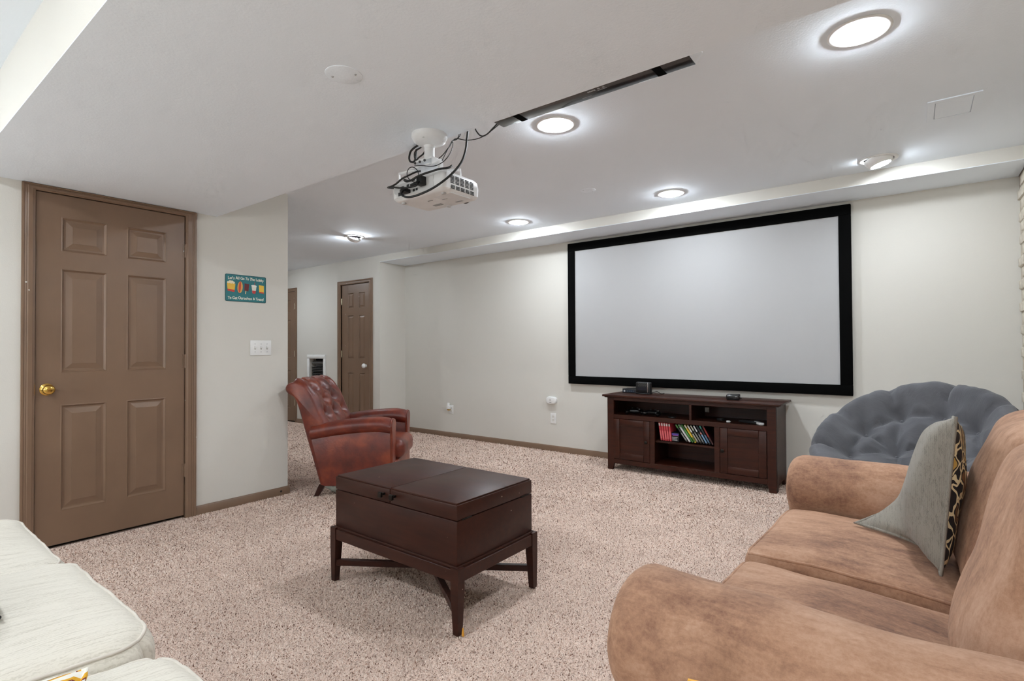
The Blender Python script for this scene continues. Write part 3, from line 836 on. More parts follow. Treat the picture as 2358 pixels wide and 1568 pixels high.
outlet('white duplex outlet holding a plug-in night light near the alcove corner', -4.733, 0.35)
t = thing('night_light', 'small white plug-in night light in the left outlet', 'night light', (-4.757, YS - 0.008, 0.372))
obj('body', B().rbox(-0.022, 0.022, -0.04, 0.0, -0.018, 0.026, 0.006, 3), M['white'], t, 50)
obj('base', B().rbox(-0.016, 0.016, -0.034, -0.001, -0.034, -0.016, 0.004, 2), M['brass'], t, 50)
obj('shade', B().lathe([(0.0, 0.064), (0.014, 0.062), (0.017, 0.054), (0.018, 0.024)], 20, (-0.004, -0.022, 0)), M['white'], t, 60)
t = thing('wall_alarm', 'white rounded gas alarm on the wall above an outlet', 'alarm', (-3.194, YS, 0.556))
sh = [(0.066 * math.copysign(abs(math.cos(a)) ** 0.62, math.cos(a)), 0.040 * math.copysign(abs(math.sin(a)) ** 0.75, math.sin(a))) for a in [2 * PI * i / 40 for i in range(40)]]
b = B(); b.loft([[(x * s, y, z * s) for x, z in sh] for s, y in ((1, 0), (1.02, -0.012), (1.0, -0.026), (0.94, -0.034), (0.8, -0.037))])
obj('shell', b, M['white'], t, 50)
obj('button', B().lathe([(0.0, -0.040), (0.012, -0.039), (0.013, -0.036)], 20, (-0.004, 0, 0.004), 'y'), C(205, 205, 203), t)
obj('sounder', B().box(-0.050, -0.040, -0.0365, -0.030, -0.006, 0.008), M['black'], t)
obj('print', B().box(-0.016, 0.012, -0.0374, -0.0368, -0.026, -0.020), C(150, 150, 150), t)

# wall heater in the hall
t = thing('wall_heater', 'recessed wall heater with white frame and black louvres in the hall', 'heater', ((RG[0] + RG[1]) / 2, YH, RG[2]))
rw = (RG[1] - RG[0]) / 2; rh = RG[3] - RG[2]
for (x0, x1, z0, z1) in ((-rw - 0.058, rw + 0.055, rh, rh + 0.058), (-rw - 0.058, rw + 0.055, -0.058, 0), (-rw - 0.058, -rw, 0, rh), (rw, rw + 0.055, 0, rh)):
    obj('frame_bar', B().rbox(x0, x1, -0.018, 0.0, z0, z1, 0.004, 2).rbox(x0 + 0.012, x1 - 0.012, -0.024, -0.017, z0 + 0.012, z1 - 0.012, 0.003, 2), M['white'], t)
obj('cavity', B().box(-rw, rw, 0.10, 0.11, 0, rh), M['black_gap'], t)
obj('hood', B().prism([(0.08, rh - 0.06), (0.02, rh - 0.075), (0.015, rh - 0.06), (0.06, rh - 0.03)], 'x', -rw + 0.02, rw - 0.01), C(86, 86, 86, 0.4), t)
obj('control', B().rbox(-0.09, 0.09, 0.035, 0.07, rh - 0.115, rh - 0.075, 0.004, 2), C(58, 58, 58, 0.4), t)
for k in range(15):
    z = rh - 0.135 - k * 0.024
    if z < 0.01: break
    obj('louvre', B().box(-rw + 0.006, rw - 0.03, 0.02, 0.06, z - 0.0035, z + 0.0035).xf(Matrix.Translation((0, 0.04, z)) @ Matrix.Rotation(-0.5, 4, 'X') @ Matrix.Translation((0, -0.04, -z))), C(70, 70, 70, 0.35), t)
obj('side_post', B().box(rw - 0.028, rw - 0.002, 0.012, 0.09, 0, rh - 0.02), C(30, 30, 30), t)

# ================================================================== MEDIA STAND
t = thing('media_stand', 'dark cherry wood media stand with two doors below the screen', 'tv stand', (-1.5835, 4.49, 0))
W2 = 0.7215; DP = 0.385; S = M['stand']
X = lambda wx: wx + 1.5835
obj('top', B().rbox(-0.762, 0.762, -0.038, DP + 0.005, 0.677, 0.695, 0.004, 2).rbox(-0.745, 0.745, -0.022, DP, 0.668, 0.678, 0.003, 1), S, t, 40)
for sgn in (-1, 1):
    # side panel with a cut-out foot
    poly = [(0.0, 0.0), (0.062, 0.0), (0.085, 0.05), (DP - 0.085, 0.05), (DP - 0.062, 0.0), (DP, 0.0), (DP, 0.669), (0.0, 0.669)]
    obj('side_panel', B().prism(poly, 'x', sgn * (W2 - 0.022), sgn * W2), S, t)
    x0, x1 = sgn * W2, sgn * (W2 - 0.064)
    obj('front_post', B().prism([(x0, 0.0), (x1 + sgn * 0.012, 0.0), (x1, 0.055), (x1, 0.668), (x0, 0.668)], 'y', -0.006, 0.016), S, t)
fx = W2 - 0.064
for (a, c, z0, z1, nm) in ((-fx, fx, 0.643, 0.668, 'top_rail'), (-fx, fx, 0.475, 0.514, 'middle_rail'), (-fx, fx, 0.057, 0.101, 'bottom_rail'),
                           (X(-1.889), X(-1.846), 0.101, 0.475, 'stile'), (X(-1.330), X(-1.287), 0.101, 0.475, 'stile'), (X(-1.537), X(-1.516), 0.514, 0.643, 'divider')):
    obj(nm, B().rbox(a, c, -0.004, 0.016, z0, z1, 0.0015, 1), S, t)
obj('divider_board', B().box(X(-1.535), X(-1.518), 0.016, DP - 0.02, 0.512, 0.668), S, t)
obj('shelf', B().box(-W2 + 0.02, W2 - 0.02, 0.016, DP - 0.01, 0.492, 0.512), S, t)
obj('shelf', B().box(X(-1.866), X(-1.308), 0.03, DP - 0.01, 0.289, 0.305), S, t)
obj('bottom_board', B().box(-W2 + 0.02, W2 - 0.02, 0.016, DP - 0.01, 0.083, 0.099), S, t)
for a in (X(-1.8775), X(-1.3085)): obj('partition', B().box(a - 0.009, a + 0.009, 0.016, DP - 0.01, 0.099, 0.492), S, t)
# back board with cable slot and an open strip along the lower bay
b = B()
for (a, c, d, e) in holes(-W2 + 0.02, W2 - 0.02, 0.099, 0.668, [(X(-1.60), X(-1.483), 0.545, 0.588)]): b.box(a, c, DP - 0.012, DP - 0.004, d, e)
obj('back_board', b, S, t)
def stand_door(x0, x1, kx):
    z0, z1 = 0.104, 0.472; st = 0.058
    d = obj('door', B().box(x0 + st - 0.004, x1 - st + 0.004, 0.004, 0.012, z0 + st - 0.004, z1 - st + 0.004), S, t)
    for (a, c, e, f) in ((x0, x0 + st, z0, z1), (x1 - st, x1, z0, z1), (x0 + st + 0.0012, x1 - st - 0.0012, z1 - st, z1), (x0 + st + 0.0012, x1 - st - 0.0012, z0, z0 + st)):
        obj('door_rail', B().rbox(a, c, -0.006, 0.013, e, f, 0.003, 2), S, d)
    obj('knob', B().lathe([(0.0, -0.032), (0.011, -0.031), (0.016, -0.027), (0.0165, -0.022), (0.012, -0.016), (0.006, -0.013), (0.0075, -0.006)], 10, (kx, 0, 0.285), 'y'), M['bronze'], d, 30)
stand_door(X(-2.242), X(-1.892), X(-1.92))
stand_door(X(-1.284), X(-0.931), X(-1.262))

# game cases and box on the middle shelf; z of shelf 0.305
ZS = 0.306
def case(label, xb, lean, h, th, col, tops=None, dep=0.135, y=4.53, tint=None):
    tt = thing('game_case', label, 'game case', (xb, y, ZS), 0, 'game cases on the media stand shelf')
    R_ = Matrix.Rotation(-lean, 4, 'Y')     # leans towards the left as it rises when lean > 0
    # keep the lower right corner on the shelf
    sh_ = Matrix.Translation((0, 0, th * math.sin(lean))) @ R_
    obj('case', B().rbox(0, th, 0, dep, 0, h, 0.0015, 1).xf(sh_), C(*col), tt, 40)
    if tops: 
        for (a, c, cc) in tops:
            obj('spine_print', B().box(0.0016, th - 0.0016, -0.0005, 0.001, h * a, h * c).xf(sh_), C(*cc), tt)
    return tt
for k in range(5):
    case(['red game case leaning at the left end of the middle shelf', 'second red game case from the left on the middle shelf', 'middle one of the five red game cases',
          'fourth red game case from the left on the middle shelf', 'rightmost of the five red game cases'][k],
         -1.806 + k * 0.0205, 0.14 - k * 0.012, 0.158, 0.0165, (206 - 6 * (k % 2), 66, 74), [(0.1, 0.55, (228, 110, 116)), (0.82, 0.96, (232, 225, 222))])
t = thing('card_box', 'small black box with purple and blue label between red and leaning cases', 'box', (-1.683, 4.55, ZS))
obj('box', B().rbox(-0.036, 0.036, 0, 0.09, 0, 0.078, 0.002, 1), C(22, 22, 26), t)
for (x0, x1, z0, z1, cc) in ((-0.03, 0.03, 0.056, 0.072, (92, 74, 168)), (-0.02, 0.026, 0.052, 0.058, (186, 96, 172)), (-0.030, 0.022, 0.034, 0.040, (206, 206, 206)), (-0.030, 0.018, 0.022, 0.028, (180, 180, 180)), (-0.030, 0.02, 0.010, 0.016, (190, 190, 190))):
    obj('label_print', B().box(x0, x1, -0.0006, 0.0004, z0, z1), C(*cc), t)
cs = [('green topped dark game case first in the leaning row', (40, 44, 40), [(0.8, 0.98, (80, 150, 70)), (0.08, 0.5, (150, 150, 146))]),
      ('white spined game case second in the leaning row', (222, 224, 220), [(0.86, 0.98, (60, 140, 60))]),
      ('green game case third in the leaning row', (52, 116, 48), [(0.3, 0.7, (90, 160, 80))]),
      ('yellow spined game case fourth in the leaning row', (226, 190, 60), [(0.8, 0.98, (230, 230, 226)), (0.05, 0.3, (70, 120, 60))]),
      ('white and black lettered game case fifth in the leaning row', (36, 36, 36), [(0.6, 0.98, (224, 224, 218)), (0.08, 0.5, (170, 170, 160))]),
      ('cream topped black game case sixth in the leaning row', (30, 32, 30), [(0.7, 0.98, (216, 218, 200)), (0.1, 0.6, (140, 142, 132))]),
      ('white topped black game case seventh in the leaning row', (28, 30, 32), [(0.66, 0.98, (226, 228, 230)), (0.1, 0.5, (120, 124, 128))]),
      ('light blue spined game case eighth in the leaning row', (34, 44, 56), [(0.05, 0.5, (128, 168, 206)), (0.52, 0.62, (210, 130, 120))]),
      ('teal topped dark game case ninth in the leaning row', (26, 38, 44), [(0.84, 0.98, (60, 160, 140)), (0.1, 0.5, (96, 128, 160))]),
      ('dark red game case last in the leaning row', (60, 24, 24), [(0.4, 0.9, (150, 44, 36))])]
for k, (lb, cc, tp) in enumerate(cs):
    case(lb, -1.578 + k * 0.0240, 0.62 - 0.012 * k, 0.172, 0.0145, cc, tp, 0.12, 4.535)

# things on the stand's upper shelf (z 0.512)
def controller(label, x, y, rz):
    tt = thing('game_controller', label, 'game controller', (x, y, 0.5125), rz, 'game controllers in the stand')
    b = B(); cushion(b, (0, 0, 0.026), (0.052, 0.03, 0.018), 0.017, 0.004, n=10)
    obj('shell', b, M['gloss_black'], tt, 60, True)
    for s in (-1, 1):
        b = B(); b.tube(spline([(s * 0.045, 0.01, 0.026), (s * 0.062, -0.012, 0.024), (s * 0.068, -0.038, 0.018), (s * 0.062, -0.052, 0.014)], 4), [0.02] * 5 + [0.019] * 4 + [0.015] * 3 + [0.008], 12)
        obj('grip', b, M['gloss_black'], tt, 60)
        obj('thumb_stick', B().lathe([(0.0, 0.058), (0.008, 0.058), (0.009, 0.055), (0.005, 0.050), (0.005, 0.042)], 14, (s * 0.022, -0.006 + 0.006 * s, 0)), M['black'], tt, 40)
    for k in range(4):
        a = k * PI / 2; obj('button', B().lathe([(0.0, 0.048), (0.004, 0.047), (0.0045, 0.042)], 10, (0.038 + 0.009 * math.cos(a), 0.008 + 0.009 * math.sin(a), 0)), M['chrome'], tt)
    return tt
controller('black game controller further left in the upper left bay', -2.09, 4.62, 0.3)
controller('black game controller further right in the upper left bay', -1.90, 4.60, -0.2)
t = thing('charging_puck', 'flat dark disc lying beside the divider in the stand', 'disc', (-1.715, 4.57, 0.5125))
obj('disc', B().lathe([(0.0, 0.0), (0.034, 0.0), (0.036, 0.004), (0.034, 0.009), (0.0, 0.010)], 28), M['black'], t, 40)
t = thing('remote_control', 'white remote control with buttons at right end of upper bay', 'remote control', (-0.99, 4.545, 0.5125), 0.6)
obj('shell', B().rbox(-0.020, 0.020, -0.035, 0.085, 0, 0.020, 0.006, 3), M['white'], t, 50)
for i in range(3):
    for j in range(5): obj('button', B().rbox(-0.0135 + i * 0.010, -0.0065 + i * 0.010, -0.024 + j * 0.02, -0.014 + j * 0.02, 0.019, 0.0215, 0.001, 1), C(120, 120, 122), t)
t = thing('remote_control', 'black remote control lying left of the white remote', 'remote control', (-1.085, 4.60, 0.5125), 1.2)
obj('shell', B().rbox(-0.022, 0.022, -0.08, 0.08, 0, 0.018, 0.005, 3), M['black'], t, 50)
for i in range(2):
    for j in range(6): obj('button', B().rbox(-0.012 + i * 0.016, -0.004 + i * 0.016, -0.065 + j * 0.022, -0.053 + j * 0.022, 0.017, 0.0195, 0.001, 1), C(70, 70, 72), t)
t = thing('cable_adapter', 'tiny white adapter on the upper right shelf of the stand', 'adapter', (-1.235, 4.55, 0.5125), 0.2)
obj('shell', B().rbox(-0.014, 0.014, -0.010, 0.010, 0, 0.014, 0.003, 2), M['white'], t, 50)
obj('plug', B().rbox(0.013, 0.022, -0.005, 0.005, 0.004, 0.010, 0.001, 1), M['chrome'], t)
t = thing('cable_bundle', 'coil of thin black cable in the upper right bay of the stand', 'cable', (-1.31, 4.60, 0.5125))
obj('coil', B().tube([((0.03 + 0.004 * math.sin(7 * a)) * math.cos(a), (0.022 + 0.003 * math.cos(5 * a)) * math.sin(a), 0.004 + 0.0022 * a / PI) for a in np.linspace(0, 8 * PI, 90)], 0.0022, 6), M['rubber'], t, 60)

# on top of the stand (z 0.695)
t = thing('modem', 'flat black modem box behind the upright router', 'modem', (-2.185, 4.78, 0.6955), 0.0)
obj('shell', B().rbox(-0.085, 0.085, -0.05, 0.06, 0.0, 0.040, 0.004, 2), M['black'], t, 50)
obj('front_panel', B().box(-0.080, 0.080, -0.0508, -0.049, 0.006, 0.030), C(24, 30, 44, 0.3), t)
obj('badge', B().lathe([(0.0, -0.0518), (0.009, -0.0515), (0.009, -0.050)], 14, (-0.062, 0, 0.018), 'y'), C(190, 190, 188), t)
for k in range(4): obj('status_light', B().box(-0.035 + k * 0.02, -0.029 + k * 0.02, -0.0516, -0.0505, 0.016, 0.020), C(120, 150, 160), t)
t = thing('router', 'upright black router with silver stripe and honeycomb grille', 'router', (-2.035, 4.70, 0.6955), -0.12)
obj('shell', B().rbox(-0.076, 0.076, -0.022, 0.022, 0.006, 0.112, 0.012, 3), M['black'], t, 50)
obj('foot', B().rbox(-0.070, 0.074, -0.034, 0.034, 0.0, 0.010, 0.004, 2), M['black'], t, 50)
obj('stripe', B().rbox(0.048, 0.055, -0.0235, 0.0225, 0.018, 0.110, 0.001, 1), M['chrome'], t)
b = B()
for r_ in range(3):
    for k in range(5): b.lathe([(0.0, -0.0235), (0.0065, -0.0235), (0.0065, -0.0215)], 6, (-0.042 + k * 0.018 + (r_ % 2) * 0.009, 0, 0.078 + r_ * 0.0105), 'y')
obj('grille', b, C(62, 62, 60), t)
obj('panel', B().rbox(-0.048, 0.040, -0.0235, -0.0215, 0.036, 0.064, 0.001, 1), C(40, 40, 46, 0.25), t)
tag(obj('router_cable', B().tube(spline([(-1.962, 4.70, 0.708), (-1.935, 4.71, 0.718), (-1.912, 4.72, 0.722), (-1.902, 4.74, 0.712), (-1.90, 4.78, 0.6985), (-1.898, 4.855, 0.6985)], 5), 0.0028, 7), M['rubber'], None, 60),
    'thin black cable bending down from the router onto the stand', 'cable')
t = thing('streaming_box', 'small black streaming box on the right half of the stand', 'media player', (-1.205, 4.60, 0.6955), 0.15)
obj('shell', B().rbox(-0.052, 0.052, -0.05, 0.05, 0.004, 0.046, 0.010, 3), M['gloss_black'], t, 50)
obj('foot', B().rbox(-0.046, 0.046, -0.044, 0.044, 0.0, 0.006, 0.002, 1), M['rubber'], t)
obj('plug', B().rbox(0.048, 0.064, -0.012, -0.002, 0.010, 0.018, 0.002, 1), M['black'], t)

# ================================================================== COFFEE TABLE (trunk on stand)
TX0, TX1, TY0, TY1 = -2.303, -1.444, 1.526, 2.078
t = thing('coffee_table', 'dark espresso trunk coffee table on a cross-braced stand', 'coffee table', ((TX0 + TX1) / 2, (TY0 + TY1) / 2, 0))
hw, hd = (TX1 - TX0) / 2, (TY1 - TY0) / 2; E_ = M['espresso_table']
for sx in (-1, 1):
    for sy in (-1, 1):
        b = B(); rings = []
        for z, wd in ((0.0, 0.027), (0.17, 0.040), (0.262, 0.040)):
            xo, yo = sx * hw, sy * hd
            if z == 0.0: xo, yo = sx * (hw - 0.003), sy * (hd - 0.003)
            xi, yi = xo - sx * wd, yo - sy * wd
            rings.append([(xo, yo, z), (xi, yo, z), (xi, yi, z), (xo, yi, z)])
        b.loft(rings); obj('leg', b, E_, t)
for (x0, x1, y0, y1) in ((-hw + 0.04, hw - 0.04, -hd + 0.003, -hd + 0.025), (-hw + 0.04, hw - 0.04, hd - 0.025, hd - 0.003), (-hw + 0.003, -hw + 0.025, -hd + 0.04, hd - 0.04), (hw - 0.025, hw - 0.003, -hd + 0.04, hd - 0.04)):
    obj('rail', B().rbox(x0, x1, y0, y1, 0.205, 0.256, 0.002, 1), E_, t)
obj('base_moulding', B().rbox(-hw + 0.012, hw - 0.012, -hd + 0.012, hd - 0.012, 0.252, 0.266, 0.004, 2), E_, t, 40)
L_ = math.hypot(hw, hd) - 0.035; an = math.atan2(hd, hw)
for k, a in enumerate((an, -an)):
    obj('stretcher', B().rbox(-L_, L_, -0.013, 0.013, 0.075 + 0.002 * k, 0.103 + 0.002 * k, 0.002, 1).xf(Matrix.Rotation(a, 4, 'Z')), E_, t)
BX, BY = hw - 0.019, hd - 0.018
obj('box', B().rbox(-BX, BX, -BY, BY, 0.264, 0.4435, 0.0025, 2), E_, t, 40)
for s in (-1, 1):
    x0, x1 = (-BX, -0.0022) if s < 0 else (0.0022, BX)
    ld = obj('lid', B().rbox(x0, x1, -BY, BY, 0.4475, 0.508, 0.002, 2), E_, t, 40)
    obj('top_panel', B().rbox(x0 + (0.006 if s < 0 else 0.0), x1 - (0.006 if s > 0 else 0.0), -BY + 0.006, BY - 0.006, 0.507, 0.5155, 0.002, 2), E_, ld, 40)
    kx = s * 0.038
    kn = obj('knob', B().rbox(kx - 0.005, kx + 0.005, -BY - 0.022, -BY, 0.480, 0.490, 0.001, 1).rbox(kx - 0.011, kx + 0.011, -BY - 0.032, -BY - 0.019, 0.473, 0.497, 0.002, 1), M['bronze'], ld)
for yy in (-0.2, 0.2):
    obj('hinge', B().rbox(BX - 0.001, BX + 0.003, yy - 0.03, yy + 0.03, 0.4425, 0.4495, 0.001, 1), M['bronze'], t)
    obj('hinge', B().rbox(-BX - 0.003, -BX + 0.001, yy - 0.03, yy + 0.03, 0.4425, 0.4495, 0.001, 1), M['bronze'], t)
b = B(); cushion(b, (0, 0, 0.006), (0.006, 0.004, 0.004), 0.004, n=6)
tag(obj('popcorn_crumb', b, C(222, 160, 60), None, 60, True), 'tiny yellow crumb on the carpet at the table leg', 'crumb').location = (-1.425, 1.535, 0.004)

# ================================================================== LEATHER ARMCHAIR  (local x: forward, y: across, away from viewer)
def seg_d(P, a, b):
    a, b = np.array(a), np.array(b); ab = b - a; L = ab @ ab
    tt = np.clip(((P - a) @ ab) / L, 0, 1); return np.linalg.norm(P - (a + tt[:, None] * ab), axis=1)
def tuft(P, pts, segs, dp, dc, sp=0.04, scr=0.02):
    """depth of button tufting at the plane points P"""
    out = np.zeros(len(P))
    for q in pts: out = np.maximum(out, dp * np.exp(-(np.linalg.norm(P - np.array(q), axis=1) / sp) ** 1.3))
    for a, b in segs: out = np.maximum(out, dc * np.exp(-(seg_d(P, a, b) / scr) ** 1.2))
    return out
LE = M['leather']
t = thing('armchair', 'red brown leather armchair with button tufted rolled back', 'armchair', (-3.642, 2.284, 0), math.radians(37.43))
CW = 0.72
# back: side profile (x, z) going from rear bottom up the rear, over the scroll, down the front
back_prof = [(0.02, 0.085), (-0.05, 0.33), (-0.115, 0.56), (-0.155, 0.70), (-0.185, 0.762), (-0.222, 0.785), (-0.247, 0.812), (-0.250, 0.842), (-0.232, 0.868), (-0.20, 0.880), (-0.165, 0.880), (-0.125, 0.868), (-0.09, 0.842),
             (-0.055, 0.79), (-0.025, 0.73), (0.005, 0.665), (0.035, 0.60), (0.06, 0.54), (0.08, 0.47), (0.09, 0.40), (0.10, 0.30), (0.12, 0.2), (0.12, 0.085)]
pr = spline([(x, 0, z) for x, z in back_prof], 4)
N = len(pr); cen = Vector((-0.03, 0, 0.5))
arc = [0.0]
for i in range(1, N): arc.append(arc[-1] + (pr[i] - pr[i - 1]).length)
ys = list(np.linspace(0.035, CW - 0.035, 60))
rings = []
i_f0 = 10 * 4; i_f1 = 19 * 4
s0 = arc[i_f0]
bt_pts = []
for r_ in range(3):
    for k in range(4):
        yy = 0.36 + (k - 1.5) * 0.20 + (0.10 if r_ % 2 == 0 else 0)
        if 0.14 < yy < 0.58: bt_pts.append((0.10 + r_ * 0.115, yy))
bt_segs = []
for i, p_ in enumerate(bt_pts):
    for q_ in bt_pts[i + 1:]:
        if abs(abs(p_[0] - q_[0]) - 0.115) < 0.01:
            if abs(p_[1] - q_[1]) < 0.12: bt_segs.append((p_, q_))
for p_ in bt_pts:
    if p_[0] < 0.11: bt_segs.append((p_, (p_[0] - 0.16, p_[1])))
for j, y in enumerate(ys):
    e = min(y - 0.035, CW - 0.035 - y); r_ = 0.03
    k = 1.0 if e >= r_ else 0.0
    inset = 0.0 if e >= r_ else r_ - math.sqrt(max(0, r_ * r_ - (r_ - e) ** 2))
    ring = []
    PP = np.array([(arc[i] - s0, y) for i in range(N)])
    dd = tuft(PP, bt_pts, bt_segs, 0.062, 0.028, 0.05, 0.02)
    for i in range(N):
        a = pr[max(0, i - 1)]; c = pr[min(N - 1, i + 1)]; tg = (c - a).normalized(); nrm = Vector((-tg.z, 0, tg.x))   # outward
        front = 1.0 if i_f0 - 2 <= i <= i_f1 else 0.0
        puff = 0.030 * front * min(1, e / 0.06)
        d = -inset * 0.6 + puff - dd[i] * front * min(1, e / 0.08)
        p = pr[i] + nrm * d
        ring.append((p.x, y, p.z))
    rings.append(ring)
obj('backrest', B().loft(rings), LE, t, 70)
bb = B()
for (s_, yy) in bt_pts:
    sv = s0 + s_; i = min(range(N), key=lambda q: abs(arc[q] - sv)); a = pr[max(0, i - 1)]; c = pr[min(N - 1, i + 1)]; tg = (c - a).normalized(); nrm = Vector((-tg.z, 0, tg.x))
    p = pr[i] - nrm * 0.024
    bb = B(); bb.lathe([(0.0, 0.006), (0.006, 0.004), (0.009, 0.0)], 10, (p.x, yy, p.z), 'z', nrm.to_track_quat('Z', 'Y').to_matrix())
    obj('button', bb, LE, t, 60)
# arms: side panel + roll
def arm(y0, y1, out):
    """out = -1 near arm (outer face towards y0), +1 far arm"""
    yc = (y0 + y1) / 2; hw = (y1 - y0) / 2
    xs = list(np.linspace(-0.075, 0.575, 22))
    rings = []
    for x in xs:
        f = (x + 0.075) / 0.65
        zt = 0.548 + 0.062 * math.sin(min(1, f * 1.12) * PI / 2) - 0.012 * max(0, f - 0.85) / 0.15
        rr = 0.058 + 0.004 * f
        zc = zt - rr; rear = -0.02 if f < 0.1 else 0
        ins = 0.0
        if f > 0.93: ins = (f - 0.93) / 0.07; ins = 0.012 * ins * ins
        zb = 0.085
        xb = x
        ring = []
        prof = [(-0.044, zb), (-0.046, 0.25), (-0.044, zc - rr * 0.98)]
        for k in range(13):
            a = math.radians(240 - 300 * k / 12)
            prof.append((0.082 * math.cos(a), zc + rr * math.sin(a)))
        prof += [(0.044, zc - rr * 0.98), (0.046, 0.25), (0.044, zb)]
        for (dy, z) in prof:
            zz = z; yy = yc + dy * (1 - ins * 3) * (1 if out < 0 else 1)
            zz = z - ins if z > zc else z
            # the rear lower edge follows the sloping back
            xx = x
            if f < 0.35:
                sl = 0.02 - 0.26 * (max(zb, min(zz, 0.45)) - zb)
                xx = x + (1 - f / 0.35) * (sl + 0.075 + 0.03)
            ring.append((xx, yy, zz))
        rings.append(ring)
    a_ = obj('arm', B().loft(rings), LE, t, 60)
    # front facing panel with welt
    poly = [(-0.046, 0.085), (-0.050, 0.44)] + [(0.070 * math.cos(math.radians(200 - 220 * k / 14)), 0.540 + 0.052 * math.sin(math.radians(200 - 220 * k / 14))) for k in range(15)] + [(0.050, 0.44), (0.046, 0.085)]
    obj('arm_front', B().prism([(yc + y, z) for y, z in poly], 'x', 0.565, 0.584), LE, a_, 50)
    pts = [(0.572, yc + y * 1.03, z) for y, z in poly]
    obj('welt', B().tube(pts, 0.005, 6), LE, a_, 60)
arm(0.0, 0.15, -1)
arm(CW - 0.15, CW, 1)
def seatshape(V, X, Y, Z_):
    return V
b = B(); cushion(b, (0.355, CW / 2, 0.335), (0.285, 0.205, 0.075), 0.05, 0.03, 0, 0.008, 22, 0.006, 7, 1.0); obj('seat_cushion', b, LE, t, 60, True)
obj('front_rail', B().rbox(0.10, 0.60, 0.10, CW - 0.10, 0.09, 0.262, 0.02, 3), LE, t, 50)
for (x, y, dx) in ((0.03, 0.07, -0.05), (0.03, CW - 0.07, -0.05), (0.53, 0.07, 0.01), (0.53, CW - 0.07, 0.01)):
    r0 = [(x - 0.02, y - 0.022, 0.092), (x + 0.028, y - 0.022, 0.092), (x + 0.028, y + 0.022, 0.092), (x - 0.02, y + 0.022, 0.092)]
    r1 = [(x + dx - 0.012, y - 0.016, 0.0), (x + dx + 0.02, y - 0.016, 0.0), (x + dx + 0.02, y + 0.016, 0.0), (x + dx - 0.012, y + 0.016, 0.0)]
    obj('leg', B().loft([r0, r1]), M['espresso'], t)
# sagging dust cover below the seat
P = []
for i in range(16):
    row = []
    for j in range(12):
        u, v = i / 15, j / 11
        sag = 0.076 * (math.sin(u * PI) ** 0.5) * (math.sin(v * PI) ** 0.5)
        q = Vector((u * 6, v * 6, 3.3)); row.append((0.05 + u * 0.14, 0.045 + v * 0.2, 0.088 - sag + 0.012 * mnoise.noise(q * 1.7)))
    P.append(row)
obj('dust_cover', B().grid(P), C(150, 156, 148, 0.9), t, 60).modifiers.new('thick', 'SOLIDIFY').thickness = 0.002

# ================================================================== TAN LOVESEAT
SU = M['suede']
t = thing('loveseat', 'tan microsuede loveseat with rolled arms along the right wall', 'sofa', (0, 1.81, 0), math.radians(-2.4))
XF = -0.475
def sofa_arm(yc, seed):
    xs = [XF, XF + 0.002, XF + 0.007, XF + 0.016, XF + 0.028, XF + 0.042, XF + 0.058, XF + 0.09] + list(np.linspace(XF + 0.13, 0.46, 26))
    R0 = 0.134; zc = 0.535; rings = []
    for x in xs:
        e = x - XF; rr = 0.058
        ins = 0 if e >= rr else rr - math.sqrt(max(0, rr * rr - (rr - e) ** 2))
        rise = 0.012 * max(0, (x - 0.0) / 0.44)
        ring = []
        R = R0 - ins
        hw_ = 0.098 - ins * 0.4
        prof = [(-hw_ + 0.004, 0.045), (-hw_, 0.2), (-hw_, zc - 0.14)]
        for k in range(29):
            a = math.radians(222 - 264 * k / 28); prof.append((R * math.cos(a) * 1.0, zc + rise + R * math.sin(a)))
        prof += [(hw_, zc - 0.14), (hw_, 0.2), (hw_ - 0.004, 0.045)]
        for (dy, z) in prof:
            p = Vector((x, yc + dy, z)); nz = mnoise.noise(p * 5 + Vector((seed, 0, 0))) * 0.006 + mnoise.noise(p * 13 + Vector((seed, 3, 0))) * 0.0025
            xx = x + (0.035 if z < zc - 0.13 else 0.0) * max(0, 1 - e / 0.2)   # scroll overhangs the front panel
            ring.append((xx, yc + dy + nz * (1 if dy > 0 else -1), z + nz * (1 if z > 0.4 else 0)))
        rings.append(ring)
    return obj('arm', B().loft(rings).shift((0, -1.81, 0)), SU, t, 60)
YA0, YA1 = 1.055, 2.575
sofa_arm(YA0, 1.0); sofa_arm(YA1, 9.0)
obj('base', B().rbox(-0.43, 0.44, YA0 + 0.08 - 1.81, YA1 - 0.08 - 1.81, 0.05, 0.30, 0.02, 3), SU, t, 50)
b = B(); cushion(b, (0.405, 0, 0.46), (0.09, (YA1 - YA0) / 2 - 0.06, 0.40), 0.08, 0.0, n=16, amp=0.006, freq=5); obj('back_frame', b, SU, t, 60, True)
